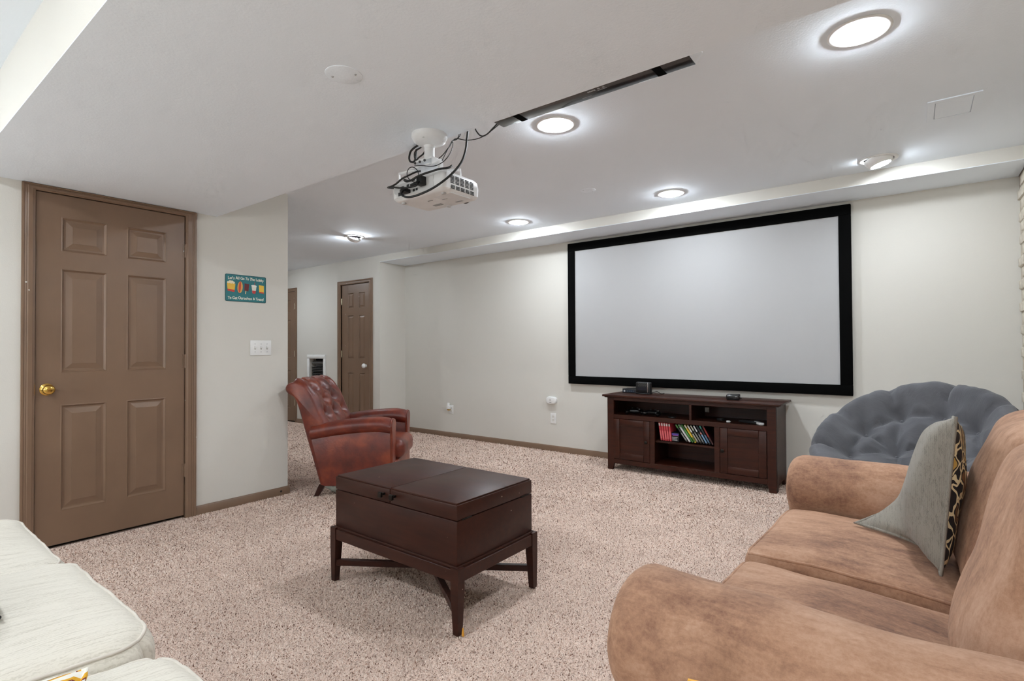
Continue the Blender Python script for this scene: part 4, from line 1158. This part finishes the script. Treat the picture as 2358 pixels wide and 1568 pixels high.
for s, nm in ((-1, 'near'), (1, 'far')):
    yc = s * 0.3095
    b = B(); hx, hy, hz = 0.325, 0.298, 0.083; zq = 0.392 if s > 0 else 0.372
    def shp(V, X, Y, Z_):
        V = V.copy(); V[:, 2] -= 0.02 * np.clip((X + 0.2), 0, 1) * 1.0          # slopes to the back
        return V
    cushion(b, (-0.125, yc, zq), (hx, hy, hz), 0.032, 0.034, 0, 0.008, 30, 0.007, 6, 3.0 + s, shape=shp)
    cu = obj('seat_cushion', b, SU, t, 60, True)
    path = b.seam
    obj('piping', B().tube(path, 0.0050, 7, True), SU, cu, 60)
    # back cushion, leaning, overstuffed
    b = B(); rot = Matrix.Rotation(math.radians(12), 3, 'Y')
    def shb(V, X, Y, Z_):
        V = V.copy(); bell = np.clip(1 - Y ** 2, 0, 1) ** 0.55 * np.clip(1 - (Z_) ** 2, 0, 1) ** 0.55
        V[:, 0] += np.where(X < 0, -0.070, 0.02) * bell * np.abs(X)
        V[:, 0] += -0.03 * np.clip(-Z_, 0, 1) * (X < 0)
        # top edge rounds off towards the corners
        V[:, 2] -= 0.035 * Y ** 4 * np.clip(Z_, 0, 1)
        return V
    cushion(b, (0.258, yc, 0.680), (0.080, 0.305, 0.262), 0.075, 0.0, 0, 0.0, 34, 0.012, 5.5, 11.0 + 5 * s, rot=rot, shape=shb)
    bc = obj('back_cushion', b, SU, t, 60, True)
    pth = []
    for y, z in rrect(0.292, 0.252, 0.07, 6):
        p = rot @ Vector((-0.02, y, z - 0.03 * (y / 0.3) ** 4 * (z > 0))); pth.append((p.x + 0.258, p.y + yc, p.z + 0.680))
    obj('seam', B().tube(pth, 0.004, 6, True), SU, bc, 60)
for (x, y) in ((-0.42, -0.78), (-0.42, 0.78), (0.40, -0.78), (0.40, 0.78)):
    obj('foot', B().lathe([(0.022, 0.0), (0.03, 0.05), (0.03, 0.052)], 12, (x, y, 0)), M['espresso'], t)

# throw pillow with grey knit face and printed back
def pillow(name, label, corners, T, mats, names, seed, pinch=0.05, res=26, wr=0.010, parent_loc=None, welt=None, flop=None, back_k=1.0):
    P = [Vector(c) for c in corners]; org = Vector(parent_loc) if parent_loc else sum(P, Vector()) / 4
    t = thing(name, label, 'pillow', org)
    nrm = ((P[1] - P[0]).cross(P[3] - P[0]) + (P[3] - P[2]).cross(P[1] - P[2]) * 1).normalized()
    def base(u, v):
        p = P[0] * (1 - u) * (1 - v) + P[1] * u * (1 - v) + P[2] * u * v + P[3] * (1 - u) * v
        c = sum(P, Vector()) / 4
        k = pinch * (4 * u * (1 - u) * (abs(2 * v - 1) ** 2) + 4 * v * (1 - v) * (abs(2 * u - 1) ** 2))
        p = p + (c - p) * k
        if flop: p = p + flop(u, v)
        return p
    for sgn, mt, nm in ((1, mats[0], names[0]), (-1, mats[1], names[1])):
        G = []
        for i in range(res + 1):
            row = []
            for j in range(res + 1):
                u, v = i / res, j / res
                h = (T if sgn > 0 else T * back_k) * (max(0, 16 * u * (1 - u) * v * (1 - v))) ** 0.42
                p = base(u, v) + nrm * sgn * h
                q = p * 6 + Vector((seed, sgn * 3, 0)); e = min(u, 1 - u, v, 1 - v) * 8
                p = p + nrm * sgn * wr * mnoise.noise(q) * min(1, e)
                row.append(tuple(p - org))
            G.append(row)
        obj(nm, B().grid(G), mt, t, 75, False, False)
    pts = [base(i / 20, 0) for i in range(20)] + [base(1, i / 20) for i in range(20)] + [base(1 - i / 20, 1) for i in range(20)] + [base(0, 1 - i / 20) for i in range(20)]
    obj('piping', B().tube([p - org for p in pts], 0.005, 7, True), welt or mats[0], t, 60)
    return t
pillow('throw_pillow', 'grey knit throw pillow with black and gold print back on loveseat',
       [(0.035, 2.26, 0.50), (0.050, 1.90, 0.500), (0.088, 1.92, 0.940), (0.10, 2.32, 0.90)], 0.092, (M['greyknit'], M['pattern']), ('knit_face', 'print_face'), 2.0, 0.05,
       flop=lambda u, v: Vector((-0.21, -0.06, 0.02)) * ((1 - u) * (1 - v)) ** 3.2, wr=0.016, back_k=0.45)

# ================================================================== PAPASAN CHAIR
pc = Vector((-0.052, 3.78, 0.635)); el, az, PR = 1.0, -0.52, 0.505
pn = Vector((math.cos(el) * math.sin(az), -math.cos(el) * math.cos(az), math.sin(el)))
pa = pn.cross(Vector((0, 0, 1))).normalized(); pb_ = pa.cross(pn)
pM = Matrix(((pa.x, pb_.x, pn.x), (pa.y, pb_.y, pn.y), (pa.z, pb_.z, pn.z)))
t = thing('papasan_chair', 'round papasan chair with tufted slate blue cushion in the corner', 'chair', (pc.x, pc.y, 0))
def bowl(r): return -0.25 * (1 - (r / PR) ** 2)
def pP(x, y, z):
    p = pM @ Vector((x, y, z)) + pc; return (p.x - pc.x, p.y - pc.y, p.z)
tp = []; tsg = []
for k in range(9):
    a = 2 * PI * (k + 0.35) / 9; tp.append((0.64 * PR * math.cos(a), 0.64 * PR * math.sin(a)))
    tsg.append((tp[-1], (1.03 * PR * math.cos(a), 1.03 * PR * math.sin(a))))
for k in range(9): tsg.append((tp[k], tp[(k + 1) % 9]))
for k in range(4):
    a = 2 * PI * (k + 0.1) / 4; tp.append((0.26 * PR * math.cos(a), 0.26 * PR * math.sin(a)))
for k in range(4): tsg.append((tp[9 + k], tp[9 + (k + 1) % 4]))
for k in range(9):
    j = min(range(4), key=lambda q: (tp[9 + q][0] - tp[k][0]) ** 2 + (tp[9 + q][1] - tp[k][1]) ** 2); tsg.append((tp[k], tp[9 + j]))
NA = 168
prof_r = list(np.linspace(0.004, 1.0, 60))
rings = []
TH = 0.105
for r in prof_r:
    A_ = np.array([2 * PI * k / NA for k in range(NA)]); PX = np.stack([r * PR * np.cos(A_), r * PR * np.sin(A_)], 1)
    dd = tuft(PX, tp, tsg, 0.098, 0.056, 0.070, 0.032)
    fall = TH * (1 - max(0, (r - 0.82) / 0.18) ** 2.2) if r > 0.82 else TH
    ring = []
    for k in range(NA):
        a = A_[k]; wr_ = 0.006 * mnoise.noise(Vector((PX[k][0] * 14, PX[k][1] * 14, 1.0))) + 0.004 * math.sin(a * 46 + 3 * math.sin(a * 7)) * max(0, r - 0.6)
        # scalloped rim between the creases
        sc_r = 1.0 + (0.020 * abs(math.sin(a * 4.5 + 0.35 * PI)) - 0.01) * r ** 6
        ring.append(pP(PX[k][0] * sc_r, PX[k][1] * sc_r, bowl(r * PR) + fall - dd[k] * min(1, (1.04 - r) / 0.12) + wr_))
    rings.append(ring)
for (r, dz) in ((1.0, -0.02), (0.97, -0.04), (0.9, -0.05), (0.6, -0.05), (0.3, -0.05), (0.02, -0.05)):
    rings.append([pP(r * PR * math.cos(2 * PI * k / NA), r * PR * math.sin(2 * PI * k / NA), bowl(r * PR) + dz) for k in range(NA)])
obj('cushion', B().loft(rings), M['cotton'], t, 75)
for k, q in enumerate(tp):
    rr = math.hypot(*q); c = pP(q[0], q[1], bowl(rr) + TH - 0.094)
    obj('button', B().lathe([(0.0, 0.008), (0.008, 0.006), (0.012, 0.0)], 10, c, 'z', pM), M['cotton'], t, 60)
RT = C(30, 26, 24, 0.4)
obj('rim', B().tube([pP((PR + 0.005) * math.cos(2 * PI * k / 60), (PR + 0.005) * math.sin(2 * PI * k / 60), -0.055) for k in range(60)], 0.016, 8, True), RT, t, 60)
obj('bowl_ring', B().tube([pP(0.30 * math.cos(2 * PI * k / 40), 0.30 * math.sin(2 * PI * k / 40), bowl(0.30) - 0.065) for k in range(40)], 0.012, 8, True), RT, t, 60)
for k in range(12):
    a = 2 * PI * k / 12
    obj('rib', B().tube([pP(r * math.cos(a), r * math.sin(a), bowl(r) - 0.064 + (0.008 if r > 0.4 else 0)) for r in np.linspace(0.02, PR, 8)], 0.009, 6), RT, t, 60)
bc_ = pP(0, 0, bowl(0) - 0.065)
zb = 0.20
obj('base_ring', B().tube([(bc_[0] + 0.36 * math.cos(2 * PI * k / 48), bc_[1] + 0.36 * math.sin(2 * PI * k / 48), 0.016) for k in range(48)], 0.016, 8, True), RT, t, 60)
obj('base_ring', B().tube([(bc_[0] + 0.26 * math.cos(2 * PI * k / 40), bc_[1] + 0.26 * math.sin(2 * PI * k / 40), 0.26) for k in range(40)], 0.014, 8, True), RT, t, 60)
for k in range(10):
    a = 2 * PI * k / 10
    obj('base_spoke', B().tube([(bc_[0] + 0.36 * math.cos(a), bc_[1] + 0.36 * math.sin(a), 0.016), (bc_[0] + 0.26 * math.cos(a + 0.5), bc_[1] + 0.26 * math.sin(a + 0.5), 0.26)], 0.010, 6), RT, t, 60)

# ================================================================== WHITE SOFA in the foreground
CR = M['cream']
t = thing('white_sofa', 'cream herringbone sofa with piped seat cushions in the foreground', 'sofa', (-1.75, 0.05, 0))
ZT = 0.49
cu_x = [(-2.915, -2.135), (-2.125, -1.395), (-1.37, -0.60)]
for k, (x0, x1) in enumerate(cu_x):
    hx, hy, hz = (x1 - x0) / 2, 0.325, 0.085
    zc_ = ZT - hz - (0.02, 0.0, 0.018)[k]
    c = ((x0 + x1) / 2 + 1.75, 0.155 - 0.05, zc_)
    b = B(); cushion(b, c, (hx, hy, hz), 0.045, 0.038, 0, 0.018, 34, 0.007, 6.5, 20 + 7 * k, plan=0.10)
    cu = obj('seat_cushion', b, CR, t, 60, True)
    pth = [(p[0] + 0.003 * mnoise.noise(Vector(p) * 22), p[1] + 0.003 * mnoise.noise(Vector(p) * 25), p[2] + 0.003 * mnoise.noise(Vector(p) * 19)) for p in b.seam]
    obj('piping', B().tube(pth, 0.0045, 8, True), M['cream_pipe'], cu, 60)
    b = B(); cushion(b, (c[0], -0.30, 0.66), (hx - 0.01, 0.10, 0.22), 0.08, 0.02, 0, 0.02, 16, 0.01, 5, 50 + k); obj('back_cushion', b, CR, t, 60, True)
obj('base', B().rbox(-1.165, 1.15, -0.43, 0.39, 0.06, 0.30, 0.02, 3), CR, t, 50)
obj('back_frame', B().rbox(-1.165, 1.15, -0.53, -0.40, 0.06, 0.80, 0.05, 4), CR, t, 50)
for (x, y) in ((-1.1, -0.48), (1.08, -0.48), (-1.1, 0.33), (1.08, 0.33)): obj('foot', B().box(x - 0.03, x + 0.03, y - 0.03, y + 0.03, 0, 0.062), M['espresso'], t)

pillow('sofa_pillow', 'dark charcoal pillow at the left edge on the white sofa',
       [(-2.02, 0.20, 0.515), (-1.655, 0.245, 0.535), (-1.64, -0.06, 0.86), (-2.02, -0.10, 0.86)], 0.08, (M['darkpil'], M['darkpil']), ('front_face', 'rear_face'), 6.0, 0.05)
def chevron():
    tt = NT('chevron_print'); tt.set(Roughness=0.85)
    wv = tt.new('ShaderNodeTexWave', wave_type='BANDS', bands_direction='DIAGONAL'); wv.inputs['Scale'].default_value = 9.0; wv.inputs['Distortion'].default_value = 1.5
    tt.link(tt.coord(), wv.inputs['Vector'])
    tt.col(tt.ramp(wv.outputs['Fac'], [(0.0, srgb(236, 232, 220)), (0.4, srgb(120, 44, 36)), (0.55, srgb(224, 168, 40)), (0.85, srgb(236, 232, 220))], 'CONSTANT'))
    return tt.m
CH = chevron()
pillow('sofa_pillow', 'small pillow printed in yellow, maroon and white at the bottom edge',
       [(-1.285, 0.315, 0.520), (-0.95, 0.20, 0.505), (-1.02, -0.13, 0.515), (-1.35, -0.02, 0.505)], 0.05, (CH, CH), ('front_face', 'rear_face'), 8.0, 0.05, wr=0.004)
# small side table by the loveseat arm with a yellow box
t = thing('side_table', 'small round dark side table next to the loveseat arm', 'side table', (-0.24, 0.62, 0))
obj('top', B().lathe([(0.0, 0.47), (0.17, 0.47), (0.175, 0.478), (0.17, 0.488), (0.0, 0.488)], 36), M['espresso'], t, 40)
obj('stem', B().lathe([(0.03, 0.02), (0.022, 0.08), (0.018, 0.25), (0.025, 0.44), (0.05, 0.47)], 20), M['espresso'], t, 50)
for k in range(3):
    a = k * 2 * PI / 3 + 0.4; obj('leg', B().tube([(0.02 * math.cos(a), 0.02 * math.sin(a), 0.10), (0.12 * math.cos(a), 0.12 * math.sin(a), 0.05), (0.17 * math.cos(a), 0.17 * math.sin(a), 0.012)], [0.016, 0.014, 0.012], 8), M['espresso'], t, 50)
t = thing('snack_box', 'yellow cardboard snack box at the bottom edge by the loveseat arm', 'box', (-0.225, 0.672, 0.4885), 0.25)
obj('carton', B().loft([[(-0.02, -0.03, 0), (0.02, -0.03, 0), (0.02, 0.03, 0), (-0.02, 0.03, 0)], [(-0.024, -0.034, 0.19), (0.024, -0.034, 0.19), (0.024, 0.034, 0.19), (-0.024, 0.034, 0.19)]]), C(226, 164, 34), t)
obj('flap', B().prism([(-0.020, 0.185), (0.020, 0.185), (0.010, 0.212), (-0.012, 0.212)], 'y', 0.030, 0.034), C(226, 164, 34), t)

# ================================================================== PROJECTOR, MOUNT, SOUNDBAR, CABLES
MC = (-1.702, 1.628)
t = thing('projector_mount', 'white round ceiling mount with post holding the projector', 'ceiling mount', (MC[0], MC[1], ZLO))
obj('ceiling_plate', B().lathe([(0.078, 0.0), (0.079, -0.012), (0.076, -0.018), (0.070, -0.030), (0.055, -0.040), (0.036, -0.044), (0.026, -0.050), (0.024, -0.06)], 48), M['mountwhite'], t, 40)
for k in range(4):
    a = k * PI / 2 + 0.4
    obj('screw_recess', B().lathe([(0.0, -0.0345), (0.009, -0.0345), (0.0095, -0.030)], 14, (0.056 * math.cos(a), 0.056 * math.sin(a), 0)), C(110, 110, 110), t, 40)
obj('post', B().lathe([(0.023, -0.05), (0.023, -0.115)], 28), M['mountwhite'], t, 60)
obj('yoke', B().rbox(-0.05, 0.05, -0.035, 0.035, -0.122, -0.112, 0.003, 2).rbox(-0.052, -0.047, -0.035, 0.035, -0.150, -0.115, 0.002, 1).rbox(0.047, 0.052, -0.035, 0.035, -0.150, -0.115, 0.002, 1), M['mountwhite'], t, 40)
obj('bracket_plate', B().rbox(-0.062, 0.062, -0.055, 0.055, -0.156, -0.150, 0.002, 1), M['mountwhite'], t, 40)
for k, (sx, sy) in enumerate(((-1, -1), (1, -1), (1, 1), (-1, 1))):
    p0 = (sx * 0.05, sy * 0.04, -0.157); p1 = (sx * 0.125, sy * 0.065, -0.164)
    obj('bracket_arm', B().tube([p0, p1, (p1[0], p1[1], -0.198)], 0.006, 6), M['mountwhite'], t, 50)
for (x, y) in ((-0.03, -0.056), (0.03, -0.056), (0.0, -0.056)): obj('bolt', B().lathe([(0.0, -0.006), (0.005, -0.005), (0.006, 0.0)], 8, (x, y, -0.135), 'y'), C(60, 60, 60), t)

PX0, PX1, PY0, PY1, PZ0, PZ1 = -1.862, -1.532, 1.545, 1.775, 1.795, 1.886
t = thing('projector', 'white projector hanging upside down from the ceiling mount', 'projector', ((PX0 + PX1) / 2, (PY0 + PY1) / 2, PZ0))
pw, pd, ph = (PX1 - PX0) / 2, (PY1 - PY0) / 2, PZ1 - PZ0
b = B(); rings = []
for (z, i) in ((0.0, 0.022), (0.004, 0.010), (0.014, 0.002), (0.05, 0.0), (0.075, 0.004), (ph - 0.004, 0.014), (ph, 0.022)):
    rings.append([(x, y, z) for x, y in rrect(pw - i, pd - i, 0.022, 6)])
obj('shell', B().loft(rings), M['projwhite'], t, 35)
obj('port_panel', B().rbox(-pw + 0.035, pw - 0.06, -pd - 0.0012, -pd + 0.004, 0.012, 0.072, 0.002, 1), C(205, 205, 205), t)
for (x0, x1, z0, z1) in ((-0.115, -0.075, 0.018, 0.034), (-0.02, -0.008, 0.022, 0.034), (-0.002, 0.010, 0.024, 0.034), (0.022, 0.042, 0.040, 0.062), (-0.06, -0.045, 0.045, 0.060), (-0.045, -0.039, 0.020, 0.026), (-0.1, -0.08, 0.045, 0.058)):
    obj('port', B().box(x0, x1, -pd - 0.0022, -pd, z0, z1), M['black'], t)
obj('corner_cover', B().lathe([(0.0, -pd - 0.0016), (0.020, -pd - 0.0014), (0.020, -pd + 0.002)], 24, (-pw + 0.04, 0, 0.048), 'y'), C(192, 192, 192), t)
b = B()
for j in range(5):
    for k in range(10):
        if k in (6,) : continue
        y = -0.075 + j * 0.030 + 0.004 * (k > 6); z = 0.066 - k * 0.0058
        b.box(pw - 0.001, pw + 0.0015, y, y + 0.022, z, z + 0.0030)
obj('vent_grille', b, M['black'], t)
obj('lamp_cover', B().rbox(pw - 0.12, pw - 0.01, -0.06, 0.06, -0.0012, 0.003, 0.001, 1), C(214, 214, 214), t)
for (x, y, a, c) in ((-0.05, 0.03, 0.05, 0.02), (0.07, 0.05, 0.04, 0.012), (0.05, -0.01, 0.03, 0.004), (-0.02, -0.03, 0.03, 0.004)):
    obj('label_print', B().box(x, x + a, y, y + c, -0.0022, 0.0005), C(150, 150, 150), t)
obj('lens_ring', B().lathe([(0.036, pd - 0.01), (0.038, pd + 0.012), (0.030, pd + 0.016), (0.028, pd + 0.004)], 28, (0.07, 0, 0.045), 'y', None, False), M['black'], t, 50)
obj('lens', B().lathe([(0.030, pd + 0.004), (0.02, pd + 0.010), (0.0, pd + 0.012)], 24, (0.07, 0, 0.045), 'y'), C(30, 34, 48, 0.05), t, 60)
for (x, y) in ((-pw + 0.04, -pd + 0.04), (pw - 0.04, -pd + 0.04), (0, pd - 0.03)): obj('foot', B().lathe([(0.0, -0.006), (0.010, -0.005), (0.011, 0.002)], 14, (x, y, 0)), C(190, 190, 190), t)

CBL = {
 'power_cable': ('thick black power cable sweeping down in an arc to the projector', 0.0048, [(-1.553, 1.716, 2.12), (-1.55, 1.712, 2.09), (-1.535, 1.69, 2.047), (-1.515, 1.66, 1.987), (-1.501, 1.62, 1.922), (-1.499, 1.57, 1.865), (-1.522, 1.53, 1.82), (-1.566, 1.5, 1.787), (-1.633, 1.49, 1.774), (-1.675, 1.48, 1.772), (-1.711, 1.48, 1.785), (-1.728, 1.49, 1.802), (-1.736, 1.51, 1.818), (-1.745, 1.535, 1.822)]),
 'video_cable': ('black cable running along the back of the projector to a plug', 0.0040, [(-1.880, 1.585, 1.872), (-1.872, 1.535, 1.862), (-1.826, 1.515, 1.852), (-1.753, 1.5, 1.83), (-1.698, 1.5, 1.821), (-1.649, 1.502, 1.822), (-1.645, 1.512, 1.838), (-1.655, 1.535, 1.846)]),
 'looped_cable': ('black cable rising from the projector corner to its bracket', 0.0040, [(-1.868, 1.545, 1.868), (-1.84, 1.515, 1.852), (-1.79, 1.51, 1.856), (-1.739, 1.5, 1.866), (-1.709, 1.51, 1.877), (-1.685, 1.53, 1.892), (-1.688, 1.56, 1.905)]),
 'audio_cable': ('thick black cable lying slanted across the projector back', 0.0045, [(-1.70, 1.538, 1.866), (-1.723, 1.515, 1.856), (-1.725, 1.503, 1.860), (-1.687, 1.5, 1.848), (-1.644, 1.5, 1.856), (-1.61, 1.505, 1.862), (-1.576, 1.51, 1.865), (-1.526, 1.515, 1.868), (-1.500, 1.535, 1.872), (-1.51, 1.57, 1.893)]),
 'thin_loop_wire': ('thin black wire curled in a loop at the projector back', 0.0018, [(-1.628, 1.495, 1.86), (-1.633, 1.495, 1.878), (-1.657, 1.495, 1.897), (-1.681, 1.495, 1.901), (-1.697, 1.495, 1.889), (-1.698, 1.495, 1.871), (-1.684, 1.495, 1.851), (-1.665, 1.5, 1.839), (-1.652, 1.512, 1.834), (-1.645, 1.54, 1.832)]),
 'control_wire': ('thin wire draped from the mount bracket up beside the plate', 0.0018, [(-1.73, 1.565, 1.938), (-1.66, 1.54, 1.918), (-1.597, 1.53, 1.898), (-1.559, 1.53, 1.894), (-1.531, 1.54, 1.905), (-1.521, 1.56, 1.931), (-1.539, 1.6, 1.975), (-1.57, 1.64, 2.022), (-1.594, 1.66, 2.045), (-1.600, 1.705, 2.075), (-1.60, 1.715, 2.12)]),
 'sensor_wire': ('short thin wire from the bracket to the bulkhead edge', 0.0018, [(-1.576, 1.58, 1.931), (-1.58, 1.61, 1.978), (-1.588, 1.64, 2.018), (-1.594, 1.66, 2.043), (-1.595, 1.69, 2.060), (-1.592, 1.712, 2.091), (-1.590, 1.716, 2.14)]),
 'speaker_wire': ('thin black wire sagging from the mount across to the soundbar', 0.0020, [(-1.637, 1.62, 1.965), (-1.62, 1.63, 1.981), (-1.614, 1.65, 2.009), (-1.607, 1.66, 2.025), (-1.610, 1.68, 2.054), (-1.615, 1.70, 2.070), (-1.610, 1.72, 2.076), (-1.576, 1.735, 2.066), (-1.516, 1.74, 2.06), (-1.47, 1.745, 2.068), (-1.437, 1.75, 2.084), (-1.405, 1.755, 2.100), (-1.39, 1.757, 2.104)]),
 'soundbar_cable': ('short black cable hanging from the bulkhead to the soundbar end', 0.0030, [(-1.509, 1.712, 2.13), (-1.509, 1.716, 2.096), (-1.509, 1.73, 2.082), (-1.501, 1.74, 2.07), (-1.485, 1.745, 2.066), (-1.462, 1.748, 2.073), (-1.439, 1.75, 2.088), (-1.405, 1.752, 2.108), (-1.39, 1.752, 2.112)]),
 'coiled_cable': ('black coiled cable end left of the round ceiling mount', 0.0048, [(-1.795, 1.66, 2.079), (-1.84, 1.665, 2.074), (-1.885, 1.68, 2.068), (-1.905, 1.69, 2.045), (-1.893, 1.69, 2.026), (-1.878, 1.70, 2.030), (-1.880, 1.712, 2.08), (-1.88, 1.716, 2.13)]),
 'coiled_wire': ('second black cable loop beside the round ceiling mount', 0.0038, [(-1.80, 1.675, 2.072), (-1.850, 1.68, 2.064), (-1.868, 1.69, 2.046), (-1.857, 1.69, 2.026), (-1.840, 1.69, 2.034), (-1.815, 1.705, 2.060), (-1.81, 1.716, 2.12)]),
}
for k, (lb, r_, pts) in CBL.items():
    tag(obj(k, B().tube(spline(pts, 5), r_, 7), M['rubber'], None, 60), lb, 'cable', 'cables around the projector')
t = thing('cable_plug', 'black right-angled mains plug in the projector back', 'plug', (-1.655, 1.532, 1.846))
obj('body', B().rbox(-0.012, 0.022, -0.016, 0.012, -0.018, 0.020, 0.004, 2), M['rubber'], t, 40)
obj('strain_relief', B().tube([(-0.008, -0.012, -0.006), (-0.04, -0.022, -0.014)], [0.008, 0.005], 8), M['rubber'], t, 40)
t = thing('cable_plug', 'flat black video plug low on the projector back', 'plug', (-1.752, 1.535, 1.822))
obj('body', B().rbox(-0.020, 0.020, -0.020, 0.010, -0.009, 0.009, 0.004, 2), M['rubber'], t, 40)

# soundbar on the far face of the bulkhead
t = thing('soundbar', 'long black soundbar fixed to the bulkhead edge below the ceiling', 'soundbar', (-0.985, YF + 0.036, ZLO + 0.002))
sb = 0.412
obj('body', B().rbox(-sb, sb, -0.0345, 0.036, 0.0, 0.075, 0.003, 2), M['gloss_black'], t, 40)
obj('front_cloth', B().rbox(-sb + 0.02, sb - 0.02, 0.034, 0.040, 0.006, 0.07, 0.002, 1), M['black'], t)
b = B().add([(sb - 0.001, -0.0345, 0.001), (sb - 0.001, 0.036, 0.001), (sb + 0.024, 0.030, 0.028), (sb + 0.024, -0.0345, 0.028), (sb - 0.001, -0.0345, 0.07), (sb - 0.001, 0.036, 0.07), (sb + 0.02, 0.030, 0.07), (sb + 0.02, -0.0345, 0.07)],
            [(0, 1, 2, 3), (4, 7, 6, 5), (0, 4, 5, 1), (1, 5, 6, 2), (2, 6, 7, 3), (3, 7, 4, 0)])
obj('end_cap', b, C(196, 196, 198), t)
for x in (-sb + 0.10, sb - 0.13): obj('foot_pad', B().rbox(x, x + 0.03, -0.034, 0.034, -0.0012, 0.001, 0.0005, 1), M['velvet'], t)
MT = Matrix.Translation((0.0, 0, -0.0006)) @ Matrix.Rotation(PI, 4, 'X')
text_obj('marking', 'HDMI', 0.013, C(210, 210, 210), t, Matrix.Translation((0.045, -0.018, 0)) @ MT, 0.0002)
obj('marking', B().box(0.066, 0.104, -0.010, -0.007, -0.0006, 0.0005), C(140, 140, 140), t)
for x in (0.075, 0.095): obj('marking', B().lathe([(0.0, -0.0006), (0.005, -0.0006), (0.005, 0.0005)], 14, (x, -0.02, 0)), C(150, 150, 150), t)
obj('marking', B().box(-0.01, 0.03, 0.010, 0.014, -0.0006, 0.0005), C(140, 140, 140), t)
